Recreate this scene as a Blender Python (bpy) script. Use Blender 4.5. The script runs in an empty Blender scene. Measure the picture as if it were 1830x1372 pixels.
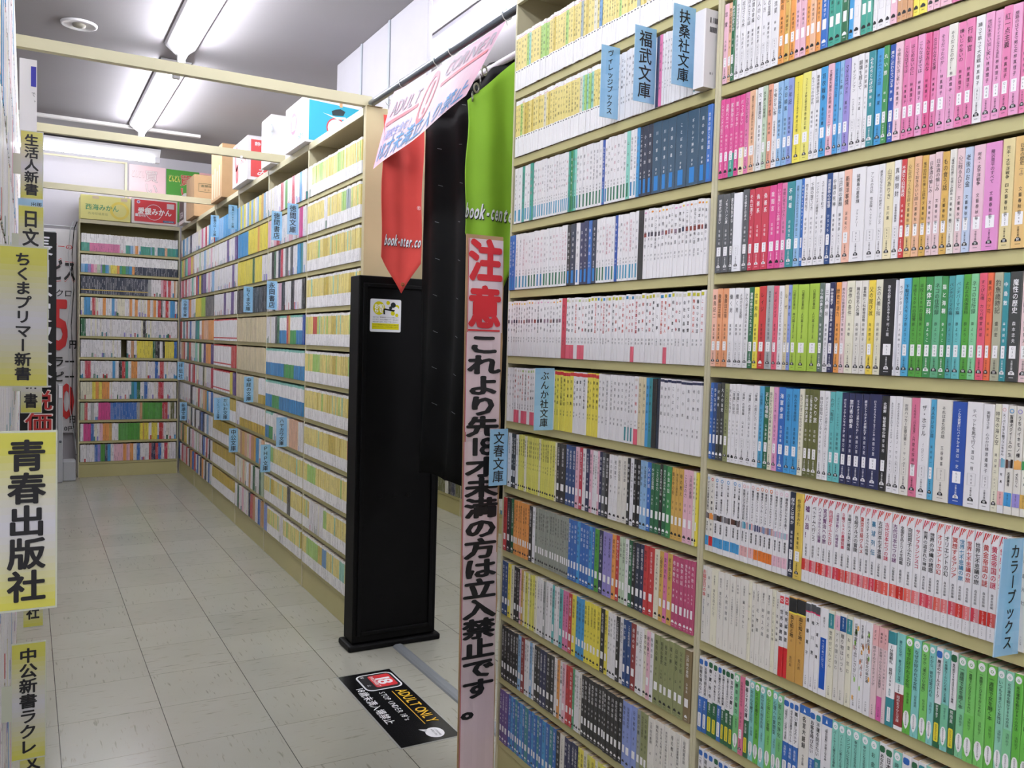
import bpy, math, random, re
import numpy as np
from mathutils import Matrix, Vector

# ---------------------------------------------------------------- camera, world, light, exposure
sc = bpy.context.scene
C = sc.collection
FPX, YAW, PITCH, ROLL, CAMH = 1525.527, 0.517854, -0.0462895, 0.0287518, 1.24493
def cam_axes():
    cy, sy, cp, sp = math.cos(YAW), math.sin(YAW), math.cos(PITCH), math.sin(PITCH)
    f = Vector((sy*cp, cy*cp, sp)); r = Vector((cy, -sy, 0)); u = r.cross(f)
    c, s = math.cos(ROLL), math.sin(ROLL)
    return f, c*r + s*u, -s*r + c*u
FWD, RGT, UPV = cam_axes()
cam = bpy.data.objects.new('camera', bpy.data.cameras.new('camera')); C.objects.link(cam)
cam.data.sensor_width = 36; cam.data.lens = 36*FPX/1830; cam.data.clip_start = .02
m = Matrix.Identity(4)
for i in range(3):
    m[i][0], m[i][1], m[i][2] = RGT[i], UPV[i], -FWD[i]
m[2][3] = CAMH
cam.matrix_world = m
sc.camera = cam
w = bpy.data.worlds.new('world'); sc.world = w; w.use_nodes = True
w.node_tree.nodes['Background'].inputs[0].default_value = (.8, .85, 1, 1)
w.node_tree.nodes['Background'].inputs[1].default_value = .3
sc.view_settings.view_transform = 'Standard'; sc.view_settings.look = 'None'
sc.view_settings.exposure = 0.70; sc.view_settings.gamma = 1; sc.view_settings.use_curve_mapping = False
TUBE_POWER = 68.0        # radiance of the fluorescent tubes
sc.cycles.max_bounces = 8; sc.cycles.diffuse_bounces = 5; sc.cycles.glossy_bounces = 3
sc.cycles.sample_clamp_indirect = 6

# ---------------------------------------------------------------- room measures (metres)
CEIL = 2.85; BACK = 8.45; XA = 1.157; XF = 1.20; XL = -.030
Z1, LV = 1.9337, .18                      # top level of books, pitch between the shelves
def lev(k): return Z1 - (k-1)*LV
TOPZ = 2.20
rnd = random.Random(7)

# ---------------------------------------------------------------- colours and materials
def lin(h):
    h = h.lstrip('#'); o = []
    for i in (0, 2, 4):
        v = int(h[i:i+2], 16)/255
        o.append(v/12.92 if v <= .04045 else ((v+.055)/1.055)**2.4)
    return (o[0], o[1], o[2], 1.0)
COLS = dict(W='e6e4e6', W2='dedce2', C='e3dfc6', C2='e8dcae', O='e0dcd2', G='e9e9ee', k='17181a', g='0d6338', t='11868f', T='1c9a84', s='2494d0', s2='3aa2cc', b='1464b8', B='0d48a4',
 n='1a2250', n2='13427e', n4='1c2740', N='12233e', N2='1b4660', l='86b4dc', l2='b8c8e0', p='e4b2c2', p2='e6bccb', p3='e2c4c6', p6='e2a8a8', p7='d850a0', P='db6da2', P2='e094c0', P3='dc88c4', P4='d8688c', P5='b8386a',
 m='d62f88', h='d84688', h2='dc4a66', r='c41f22', r2='8e2020', R='c41c3e', o='e6942c', o2='e05a20', y='e6d614', y2='e2da5c', y3='e8cc1c', y4='d8b830', y5='e8d820', y6='dcd84c', Y='d2a438', Y2='ddb468', Y3='dccb8e', Y4='c8942c',
 e='e4b088', e2='e49a7c', e3='ecb49c', e4='e49862', v='9084cc', V='5a3a86', q='8094d4', d='4c5054', d2='343836', a='a4a8a8', z='5e6122', z2='8a9058', L='9cbe10', E='3f9a1c', E2='52b41e', E3='6cc452', E4='5cba2e',
 f='22863c', f3='389a9a', j='52a878', j2='74c48c', j3='84ccac', u='52b4b4', u2='78c8c0', A='7cccba', x='c89058', c='d8caa2', c2='a8a88c', c3='7c6840', i='586a60', i2='90968a', S='b8ccae', w='e8e8ec',
 F='e9d878', H='a4d062', I='8ed0c0', J='98aab0', K='d0b840', Q='5a94c8', U='c84a38', D='2a80bc', M='3c9c48', Z='c8aa18')
COL = {k: lin(v) for k, v in COLS.items()}
for k_, v_ in COL.items():       # printed inks are never fully saturated
    g_ = .3*v_[0]+.6*v_[1]+.1*v_[2]; COL[k_] = tuple(v_[i]*.88+(g_*.5+.30)*.12*(.35+.65*min(1, g_*3)) for i in range(3))+(1,)
WHITE = lin('f0eff0'); INK = lin('1c1c1e'); RED = lin('c8242c'); PAGE = lin('9a7648'); PAGE2 = lin('e2d8c2')
def col(c): return COL.get(c) or COL.get(c[0]) or COL['W']
def mix(a, b, t): return tuple(a[i]*(1-t)+b[i]*t for i in range(3))+(1,)
def lum(c): return .3*c[0]+.6*c[1]+.1*c[2]

def mat(name, color=(.8, .8, .8, 1), rough=.5, metal=0, coat=0, emit=None, estr=0, attr=False):
    m = bpy.data.materials.new(name); m.use_nodes = True
    b = m.node_tree.nodes['Principled BSDF']
    if isinstance(color, str): color = lin(color)
    b.inputs['Base Color'].default_value = color
    b.inputs['Roughness'].default_value = rough; b.inputs['Metallic'].default_value = metal
    if name.startswith('black'): b.inputs['Specular IOR Level'].default_value = .15
    b.inputs['Coat Weight'].default_value = coat; b.inputs['Coat Roughness'].default_value = .15
    if emit is not None:
        b.inputs['Emission Color'].default_value = emit; b.inputs['Emission Strength'].default_value = estr
    if attr:
        a = m.node_tree.nodes.new('ShaderNodeAttribute'); a.attribute_name = 'Col'
        m.node_tree.links.new(a.outputs['Color'], b.inputs['Base Color'])
    return m
def nd(m, t, **k):
    n = m.node_tree.nodes.new(t)
    for a, v in k.items(): setattr(n, a, v)
    return n
def noise_tint(m, scale=6, amt=.12, bump=0, coords='Object', stretch=(1, 1, 1), detail=4):
    """soft wear: multiplies the base colour by a noise and adds a little bump"""
    nt = m.node_tree; b = nt.nodes['Principled BSDF']; L = nt.links.new
    tc = nd(m, 'ShaderNodeTexCoord'); mp = nd(m, 'ShaderNodeMapping'); mp.inputs['Scale'].default_value = stretch
    no = nd(m, 'ShaderNodeTexNoise'); no.inputs['Scale'].default_value = scale; no.inputs['Detail'].default_value = detail
    L(tc.outputs[coords], mp.inputs[0]); L(mp.outputs[0], no.inputs['Vector'])
    mr = nd(m, 'ShaderNodeMapRange'); mr.inputs['From Min'].default_value = .3; mr.inputs['From Max'].default_value = .7
    mr.inputs['To Min'].default_value = 1-amt; mr.inputs['To Max'].default_value = 1
    L(no.outputs['Fac'], mr.inputs['Value'])
    mx = nd(m, 'ShaderNodeMix', data_type='RGBA', blend_type='MULTIPLY'); mx.inputs['Factor'].default_value = 1
    src = b.inputs['Base Color'].links[0].from_socket if b.inputs['Base Color'].links else None
    if src: L(src, mx.inputs['A'])
    else: mx.inputs['A'].default_value = b.inputs['Base Color'].default_value
    L(mr.outputs[0], mx.inputs['B']); L(mx.outputs['Result'], b.inputs['Base Color'])
    if bump:
        bp = nd(m, 'ShaderNodeBump'); bp.inputs['Strength'].default_value = bump; bp.inputs['Distance'].default_value = .01
        L(no.outputs['Fac'], bp.inputs['Height']); L(bp.outputs[0], b.inputs['Normal'])
    return m

M_COVER = mat('book_cover', rough=.34, coat=.25, attr=True)
M_PAGE = noise_tint(mat('book_pages', rough=.85, attr=True), 60, .25, 0, 'Object', (1, 25, 1))
M_INK = mat('printed_ink', rough=.5, attr=True)
M_CARD = noise_tint(mat('printed_paper', rough=.55, attr=True), 5, .06)
M_LAM = mat('laminated_card', rough=.22, coat=.6, attr=True)
M_STEEL = noise_tint(mat('cream_painted_steel', 'c6c0a0', rough=.42), 3, .10, .02)
M_BOARD = noise_tint(mat('cream_painted_shelf', 'bcb581', rough=.45), 3, .10, .02)
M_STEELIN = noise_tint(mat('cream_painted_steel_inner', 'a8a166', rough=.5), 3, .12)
M_CEIL = noise_tint(mat('ceiling_paint', '8b878b', rough=.9), 2.2, .05, .06)
M_WALL = noise_tint(mat('wall_paper', 'b0adb3', rough=.85), 2, .05, .04)
M_TUBE_DIM = mat('fluorescent_tube_dimmed', (1, 1, 1, 1), emit=(.93, .94, 1, 1), estr=TUBE_POWER*.3)  # same tube, emission lowered to balance the light near it
M_TUBE = mat('fluorescent_tube', (1, 1, 1, 1), emit=(.93, .94, 1, 1), estr=TUBE_POWER)
M_FIX = mat('white_enamel_fixture', 'e9e9ee', rough=.3)
M_BLACK = noise_tint(mat('black_painted_panel', '040405', rough=.55), 9, .4, .02)
M_BLACK2 = mat('black_plastic', '060607', rough=.55)
M_CURT = noise_tint(mat('black_cloth', '040506', rough=.85), 14, .35, .05)
M_PIPE = mat('grey_metal_pipe', '6c737c', rough=.3, metal=.7)
M_WIRE = mat('white_cord', 'dcdcd8', rough=.6)
M_FLAG = noise_tint(mat('printed_cloth', rough=.75, attr=True), 9, .1, .05)
M_KRAFT = noise_tint(mat('corrugated_cardboard', 'b08e68', rough=.85), 12, .12, .05)
M_GREY = mat('grey_plastic', 'b2b5b8', rough=.45)
M_RUB = mat('grey_rubber', '7b7f82', rough=.5)

def floor_mat():
    m = mat('vinyl_floor_tile', rough=.26); nt = m.node_tree; L = nt.links.new; b = nt.nodes['Principled BSDF']
    tc = nd(m, 'ShaderNodeTexCoord'); sp = nd(m, 'ShaderNodeSeparateXYZ'); L(tc.outputs['Object'], sp.inputs[0])
    def math_(op, a, bb=None, c=None):
        n = nd(m, 'ShaderNodeMath', operation=op)
        for i, v in enumerate((a, bb, c)):
            if v is None: continue
            if isinstance(v, (int, float)): n.inputs[i].default_value = v
            else: L(v, n.inputs[i])
        return n.outputs[0]
    T = .3045
    ux = math_('DIVIDE', math_('SUBTRACT', sp.outputs[0], .09-6*T), T); uy = math_('DIVIDE', math_('SUBTRACT', sp.outputs[1], 3.30-20*T), T)
    fx, fy = math_('FRACT', ux), math_('FRACT', uy); cx, cy = math_('FLOOR', ux), math_('FLOOR', uy)
    def edge(f): return math_('MINIMUM', f, math_('SUBTRACT', 1.0, f))
    ex = math_('LESS_THAN', edge(fx), .0042); ey = math_('MULTIPLY', math_('LESS_THAN', edge(fy), .0036), .6)
    ln = math_('MAXIMUM', ex, ey)
    cv = nd(m, 'ShaderNodeCombineXYZ'); L(cx, cv.inputs[0]); L(cy, cv.inputs[1])
    wn = nd(m, 'ShaderNodeTexWhiteNoise', noise_dimensions='3D'); L(cv.outputs[0], wn.inputs['Vector'])
    # every tile turns its streaks by a quarter
    par = math_('MODULO', math_('ADD', cx, cy), 2.0)
    def streak(sx, sy, lo, hi, scale):
        mp = nd(m, 'ShaderNodeMapping'); mp.inputs['Scale'].default_value = (sx, sy, 1); L(tc.outputs['Object'], mp.inputs[0])
        ad = nd(m, 'ShaderNodeVectorMath', operation='ADD'); L(mp.outputs[0], ad.inputs[0]); L(wn.outputs['Color'], ad.inputs[1])
        n = nd(m, 'ShaderNodeTexNoise'); n.inputs['Scale'].default_value = scale; n.inputs['Detail'].default_value = 5; L(ad.outputs[0], n.inputs['Vector'])
        r = nd(m, 'ShaderNodeMapRange'); r.inputs['From Min'].default_value = lo; r.inputs['From Max'].default_value = hi
        L(n.outputs['Fac'], r.inputs['Value']); return r.outputs[0]
    s1, s2 = streak(11, 1.4, .62, .70, 10), streak(1.4, 11, .62, .70, 10)
    mxs = nd(m, 'ShaderNodeMix', data_type='FLOAT'); L(par, mxs.inputs['Factor']); L(s1, mxs.inputs['A']); L(s2, mxs.inputs['B'])
    sm = streak(1.5, 1.5, .3, .8, 2.2)
    base = nd(m, 'ShaderNodeMix', data_type='RGBA'); base.inputs['A'].default_value = lin('a9a79b'); base.inputs['B'].default_value = lin('a1a093'); L(sm, base.inputs['Factor'])
    b2 = nd(m, 'ShaderNodeMix', data_type='RGBA'); L(base.outputs['Result'], b2.inputs['A']); b2.inputs['B'].default_value = lin('6c695e')
    L(math_('MULTIPLY', mxs.outputs['Result'], .55), b2.inputs['Factor'])
    b3 = nd(m, 'ShaderNodeMix', data_type='RGBA'); L(b2.outputs['Result'], b3.inputs['A']); b3.inputs['B'].default_value = lin('46443e'); L(ln, b3.inputs['Factor'])
    b4 = nd(m, 'ShaderNodeMix', data_type='RGBA', blend_type='MULTIPLY'); b4.inputs['Factor'].default_value = .08; L(b3.outputs['Result'], b4.inputs['A']); L(wn.outputs['Value'], b4.inputs['B'])
    L(b4.outputs['Result'], b.inputs['Base Color'])
    rr = nd(m, 'ShaderNodeMapRange'); rr.inputs['To Min'].default_value = .19; rr.inputs['To Max'].default_value = .24; L(sm, rr.inputs['Value']); L(rr.outputs[0], b.inputs['Roughness'])
    return m
M_FLOOR = floor_mat()

def spine_print_mat():
    """cover of the far small books: colour from the mesh, tiny columns of lettering printed by noise"""
    m = mat('book_cover_far', rough=.4, coat=.15, attr=True); nt = m.node_tree; L = nt.links.new; b = nt.nodes['Principled BSDF']
    at = nt.nodes['Attribute']; uv = nd(m, 'ShaderNodeUVMap'); uv.uv_map = 'UVMap'
    sp = nd(m, 'ShaderNodeSeparateXYZ'); L(uv.outputs[0], sp.inputs[0])
    def M(op, a, bb=None):
        n = nd(m, 'ShaderNodeMath', operation=op)
        for i, v in enumerate((a, bb)):
            if v is None: continue
            if isinstance(v, (int, float)): n.inputs[i].default_value = v
            else: L(v, n.inputs[i])
        return n.outputs[0]
    u, v = sp.outputs[0], sp.outputs[1]
    incol = M('MULTIPLY', M('GREATER_THAN', u, .3), M('LESS_THAN', u, .74))
    fv = M('FRACT', M('DIVIDE', v, .0044)); inch = M('LESS_THAN', fv, .84)
    blk = nd(m, 'ShaderNodeTexWhiteNoise', noise_dimensions='1D'); L(M('FLOOR', M('DIVIDE', v, .035)), blk.inputs['W'])
    word = M('GREATER_THAN', blk.outputs['Value'], .42)
    cv = nd(m, 'ShaderNodeCombineXYZ'); L(M('FLOOR', M('MULTIPLY', u, 11)), cv.inputs[0]); L(M('FLOOR', M('DIVIDE', v, .0009)), cv.inputs[1])
    wn = nd(m, 'ShaderNodeTexWhiteNoise', noise_dimensions='2D'); L(cv.outputs[0], wn.inputs['Vector'])
    dots = M('GREATER_THAN', wn.outputs['Value'], .5)
    msk = M('MULTIPLY', M('MULTIPLY', incol, inch), M('MULTIPLY', word, dots))
    lu = nd(m, 'ShaderNodeRGBToBW'); L(at.outputs['Color'], lu.inputs[0])
    dark = nd(m, 'ShaderNodeMix', data_type='RGBA'); L(M('LESS_THAN', lu.outputs[0], .18), dark.inputs['Factor'])
    dark.inputs['A'].default_value = (.05, .05, .05, 1); dark.inputs['B'].default_value = (.75, .75, .78, 1)
    mx = nd(m, 'ShaderNodeMix', data_type='RGBA'); L(M('MULTIPLY', msk, .8), mx.inputs['Factor']); L(at.outputs['Color'], mx.inputs['A']); L(dark.outputs['Result'], mx.inputs['B'])
    L(mx.outputs['Result'], b.inputs['Base Color'])
    return m
M_FAR = spine_print_mat()

# ---------------------------------------------------------------- mesh helpers
class Fr:
    """a frame on a surface: origin, right, up, outward normal"""
    def __init__(s, o, r, u=(0, 0, 1), n=None):
        s.o = np.array(o, float); s.r = np.array(r, float); s.u = np.array(u, float)
        s.n = np.array(n, float) if n is not None else np.cross(s.r, s.u)
    def p(s, a, b, c=0.): return s.o + s.r*a + s.u*b + s.n*c
    def pts(s, ab, c=0.): return s.o + np.outer(ab[:, 0], s.r) + np.outer(ab[:, 1], s.u) + s.n*c
    def at(s, a, b, c=0.): return Fr(s.p(a, b, c), s.r, s.u, s.n)

class MB:
    def __init__(s): s.v = []; s.nv = 0; s.f = []; s.c = []; s.m = []; s.uv = []; s.hasuv = False
    def add(s, pts, faces, color=(1, 1, 1, 1), mi=0, uv=None):
        o = s.nv; s.v.append(np.asarray(pts, float).reshape(-1, 3)); s.nv += len(pts)
        for k, f in enumerate(faces):
            s.f.append([i+o for i in f]); s.c.append(color if not isinstance(color, list) else color[k]); s.m.append(mi if not isinstance(mi, list) else mi[k])
            u = uv[k] if uv and uv[k] is not None else None
            if u: s.hasuv = True
            s.uv.append(u)
        return s
    def quad(s, a, b, c, d, color=(1, 1, 1, 1), mi=0): return s.add([a, b, c, d], [(0, 1, 2, 3)], color, mi)
    def rect(s, fr, x0, x1, z0, z1, color, c=0., mi=0): return s.quad(fr.p(x0, z0, c), fr.p(x1, z0, c), fr.p(x1, z1, c), fr.p(x0, z1, c), color, mi)
    def poly(s, fr, ab, color, c=0., mi=0): return s.add([fr.p(a, b, c) for a, b in ab], [tuple(range(len(ab)))], color, mi)
    def disc(s, fr, x, z, rx, rz, color, c=0., n=14, mi=0): return s.poly(fr, [(x+rx*math.cos(2*math.pi*i/n), z+rz*math.sin(2*math.pi*i/n)) for i in range(n)], color, c, mi)
    def ring(s, fr, x, z, ro, ri, color, c=0., n=20, mi=0, asp=1.):
        P = [fr.p(x+q*math.cos(2*math.pi*i/n), z+q*asp*math.sin(2*math.pi*i/n), c) for q in (ro, ri) for i in range(n)]
        return s.add(P, [(i, (i+1) % n, n+(i+1) % n, n+i) for i in range(n)], color, mi)
    def box(s, x0, x1, y0, y1, z0, z1, color=(1, 1, 1, 1), mi=0):
        P = [(x, y, z) for x in (x0, x1) for y in (y0, y1) for z in (z0, z1)]
        return s.add(P, [(0, 1, 3, 2), (4, 6, 7, 5), (0, 4, 5, 1), (2, 3, 7, 6), (0, 2, 6, 4), (1, 5, 7, 3)], color, mi)
    def fbox(s, fr, x0, x1, z0, z1, c0, c1, color=(1, 1, 1, 1), mi=0):
        P = [fr.p(x, z, c) for x in (x0, x1) for z in (z0, z1) for c in (c0, c1)]
        return s.add(P, [(0, 1, 3, 2), (4, 6, 7, 5), (0, 4, 5, 1), (2, 3, 7, 6), (0, 2, 6, 4), (1, 5, 7, 3)], color, mi)
    def prism(s, fr, ab, c0, c1, color=(1, 1, 1, 1), mi=0):
        n = len(ab); P = [fr.p(a, b, c) for c in (c0, c1) for a, b in ab]
        return s.add(P, [tuple(range(n-1, -1, -1)), tuple(range(n, 2*n))]+[(i, (i+1) % n, n+(i+1) % n, n+i) for i in range(n)], color, mi)
    def tube(s, path, r, n=8, color=(1, 1, 1, 1), mi=0, caps=True):
        P = []; path = [Vector(q) for q in path]
        up = Vector((0, 0, 1))
        for i, q in enumerate(path):
            d = (path[min(i+1, len(path)-1)]-path[max(i-1, 0)]).normalized()
            a = d.cross(up)
            if a.length < 1e-4: a = d.cross(Vector((1, 0, 0)))
            a.normalize(); b = d.cross(a)
            rr = r[i] if isinstance(r, (list, tuple)) else r
            P += [tuple(q+(a*math.cos(2*math.pi*j/n)+b*math.sin(2*math.pi*j/n))*rr) for j in range(n)]
        F = [(i*n+j, i*n+(j+1) % n, (i+1)*n+(j+1) % n, (i+1)*n+j) for i in range(len(path)-1) for j in range(n)]
        if caps: F += [tuple(range(n-1, -1, -1)), tuple(range((len(path)-1)*n, len(path)*n))]
        return s.add(P, F, color, mi)
    def grid(s, fn, nu, nv, color, mi=0):
        """fn(u,v)->3D, color(u,v) or constant"""
        P = [fn(i/nu, j/nv) for j in range(nv+1) for i in range(nu+1)]
        F = [(j*(nu+1)+i, j*(nu+1)+i+1, (j+1)*(nu+1)+i+1, (j+1)*(nu+1)+i) for j in range(nv) for i in range(nu)]
        cc = [color((i+.5)/nu, (j+.5)/nv) for j in range(nv) for i in range(nu)] if callable(color) else color
        return s.add(P, F, cc, mi)
    def build(s, name, mats, parent=None, smooth=False, bevel=0, solid=0):
        me = bpy.data.meshes.new(name)
        V = np.concatenate(s.v) if s.v else np.zeros((0, 3))
        ln = np.array([len(f) for f in s.f], np.int32); li = np.fromiter((i for f in s.f for i in f), np.int32)
        me.vertices.add(len(V)); me.vertices.foreach_set('co', V.astype(np.float32).ravel())
        me.loops.add(len(li)); me.loops.foreach_set('vertex_index', li)
        me.polygons.add(len(ln)); st = np.concatenate([[0], np.cumsum(ln)[:-1]]).astype(np.int32)
        me.polygons.foreach_set('loop_start', st); me.polygons.foreach_set('loop_total', ln)
        me.polygons.foreach_set('material_index', np.array(s.m, np.int32))
        me.polygons.foreach_set('use_smooth', np.full(len(ln), bool(smooth)))
        if not isinstance(mats, (list, tuple)): mats = [mats]
        for q in mats: me.materials.append(q)
        ca = me.color_attributes.new('Col', 'FLOAT_COLOR', 'CORNER')
        ca.data.foreach_set('color', np.repeat(np.array(s.c, np.float32).reshape(-1, 4), ln, axis=0).ravel())
        if s.hasuv:
            ul = me.uv_layers.new(name='UVMap'); U = []
            for f, u in zip(s.f, s.uv): U += list(u) if u else [(-1., 0.)]*len(f)
            ul.data.foreach_set('uv', np.array(U, np.float32).ravel())
        me.update(calc_edges=True); me.validate()
        o = bpy.data.objects.new(name, me); C.objects.link(o)
        if parent is not None:
            o.parent = parent
            if parent.type == 'EMPTY': o.matrix_parent_inverse = Matrix.Translation(-Vector(parent.location))
        if bevel:
            b = o.modifiers.new('bevel', 'BEVEL'); b.width = bevel; b.segments = 2; b.limit_method = 'ANGLE'
        if solid:
            b = o.modifiers.new('solid', 'SOLIDIFY'); b.thickness = solid; b.offset = 0
        return o
def tag(o, label=None, cat=None, group=None, kind=None):
    if label: o['label'] = label
    if cat: o['category'] = cat
    if group: o['group'] = group
    if kind: o['kind'] = kind
    return o
def empty(name, loc, label, cat, group=None):
    o = bpy.data.objects.new(name, None); C.objects.link(o); o.location = loc; o.empty_display_size = .05
    return tag(o, label, cat, group)

# ---------------------------------------------------------------- lettering
GC = {}; GL = {}     # outlines, and the hair-thin layer each stamped copy lies on
def glyph(ch, bold=0):
    k = (ch, bold)
    if k in GC: return GC[k]
    cu = bpy.data.curves.new('t', 'FONT'); cu.body = ch; cu.size = 1; cu.resolution_u = 2
    ob = bpy.data.objects.new('t', cu); C.objects.link(ob)
    me = ob.to_mesh(); n = len(me.vertices)
    co = np.zeros(n*3, np.float32); me.vertices.foreach_get('co', co); co = co.reshape(-1, 3)[:, :2].astype(float)
    F = [tuple(p.vertices) for p in me.polygons]
    ob.to_mesh_clear(); bpy.data.objects.remove(ob); bpy.data.curves.remove(cu)
    if n:
        if ord(ch) > 0x2fff: c = np.array([.5, .385])
        else: c = np.array([(co[:, 0].min()+co[:, 0].max())/2, .34])
        co = co-c
        if bold:      # heavier weight: the same outline stamped a little to every side
            e = (0, .013, .030, .048)[bold]; sh = [(-e, 0), (e, 0), (0, e*.8), (0, -e*.8)]+([(-e*.7, e*.6), (e*.7, e*.6), (e*.7, -e*.6), (-e*.7, -e*.6)] if bold >= 2 else [])
            F = [tuple(i+q*n for i in f) for q in range(len(sh)) for f in F]; co = np.concatenate([co+np.array(d) for d in sh])
    GL[k] = np.repeat(np.arange(len(co)//max(n, 1)), n)*3e-5 if n else np.zeros(0)
    GC[k] = (co, F); return GC[k]
ROT = set('ー－～（）「」…‥')
def put(mb, fr, ch, x, z, sx, sz, color, bold=0, c=.0003, rot=False, mi=0, fn=None):
    co, F = glyph(ch, bold)
    if not len(co): return
    if rot: co = np.stack([co[:, 1], -co[:, 0]], 1)
    ab = co*np.array([sx, sz])+np.array([x, z])
    P = fr.pts(ab, c) if fn is None else np.array([fn(a, b) for a, b in ab])
    P = P+np.outer(GL[(ch, bold)], fr.n if fn is None else np.array([-1., -1., 0.]))
    mb.add(P, F, color, mi)
def vtext(mb, fr, s, x, ztop, zbot, maxw, color, bold=0, c=.0003, mi=0, fn=None, squash=1.):
    """column of characters, top to bottom"""
    s = s.strip()
    if not s: return
    pit = (ztop-zbot)/len(s); w = min(maxw, pit*1.05*squash) if squash == 1. else maxw; h = min(pit*1.0, w*1.25 if squash == 1. else pit*1.02)
    for i, ch in enumerate(s):
        if ch == ' ': continue
        z = ztop-pit*(i+.5); r = ch in ROT
        dx, dz = (w*.12, h*.12) if ch in '、。' else (0, 0)
        if ch in '、。': dx, dz = w*.6, h*.6
        put(mb, fr, ch, x+dx, z+dz, w, h, color, bold, c, r, mi, fn)
def htext(mb, fr, s, x0, x1, z, h, color, bold=0, c=.0003, mi=0, fn=None, shear=0.):
    """line of characters, left to right, spread over x0..x1"""
    adv = [1. if ord(q) > 0x2fff else (.34 if q in "iIl1.,'!/ :" else .62 if not q.isupper() else .7) for q in s]
    k = (x1-x0)/sum(adv); x = x0
    for q, a in zip(s, adv):
        if q != ' ':
            if shear:
                co, F = glyph(q, bold)
                ab = co*np.array([min(k, h*1.5), h])
                ab = ab+np.array([x+a*k/2, z]); ab[:, 0] += (ab[:, 1]-z)*shear
                P = fr.pts(ab, c) if fn is None else np.array([fn(*t) for t in ab])
                P = P+np.outer(GL[(q, bold)], fr.n if fn is None else np.array([-1., -1., 0.]))
                mb.add(P, F, color, mi)
            else: put(mb, fr, q, x+a*k/2, z, min(k, h*1.5), h, color, bold, c, False, mi, fn)
        x += a*k
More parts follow.
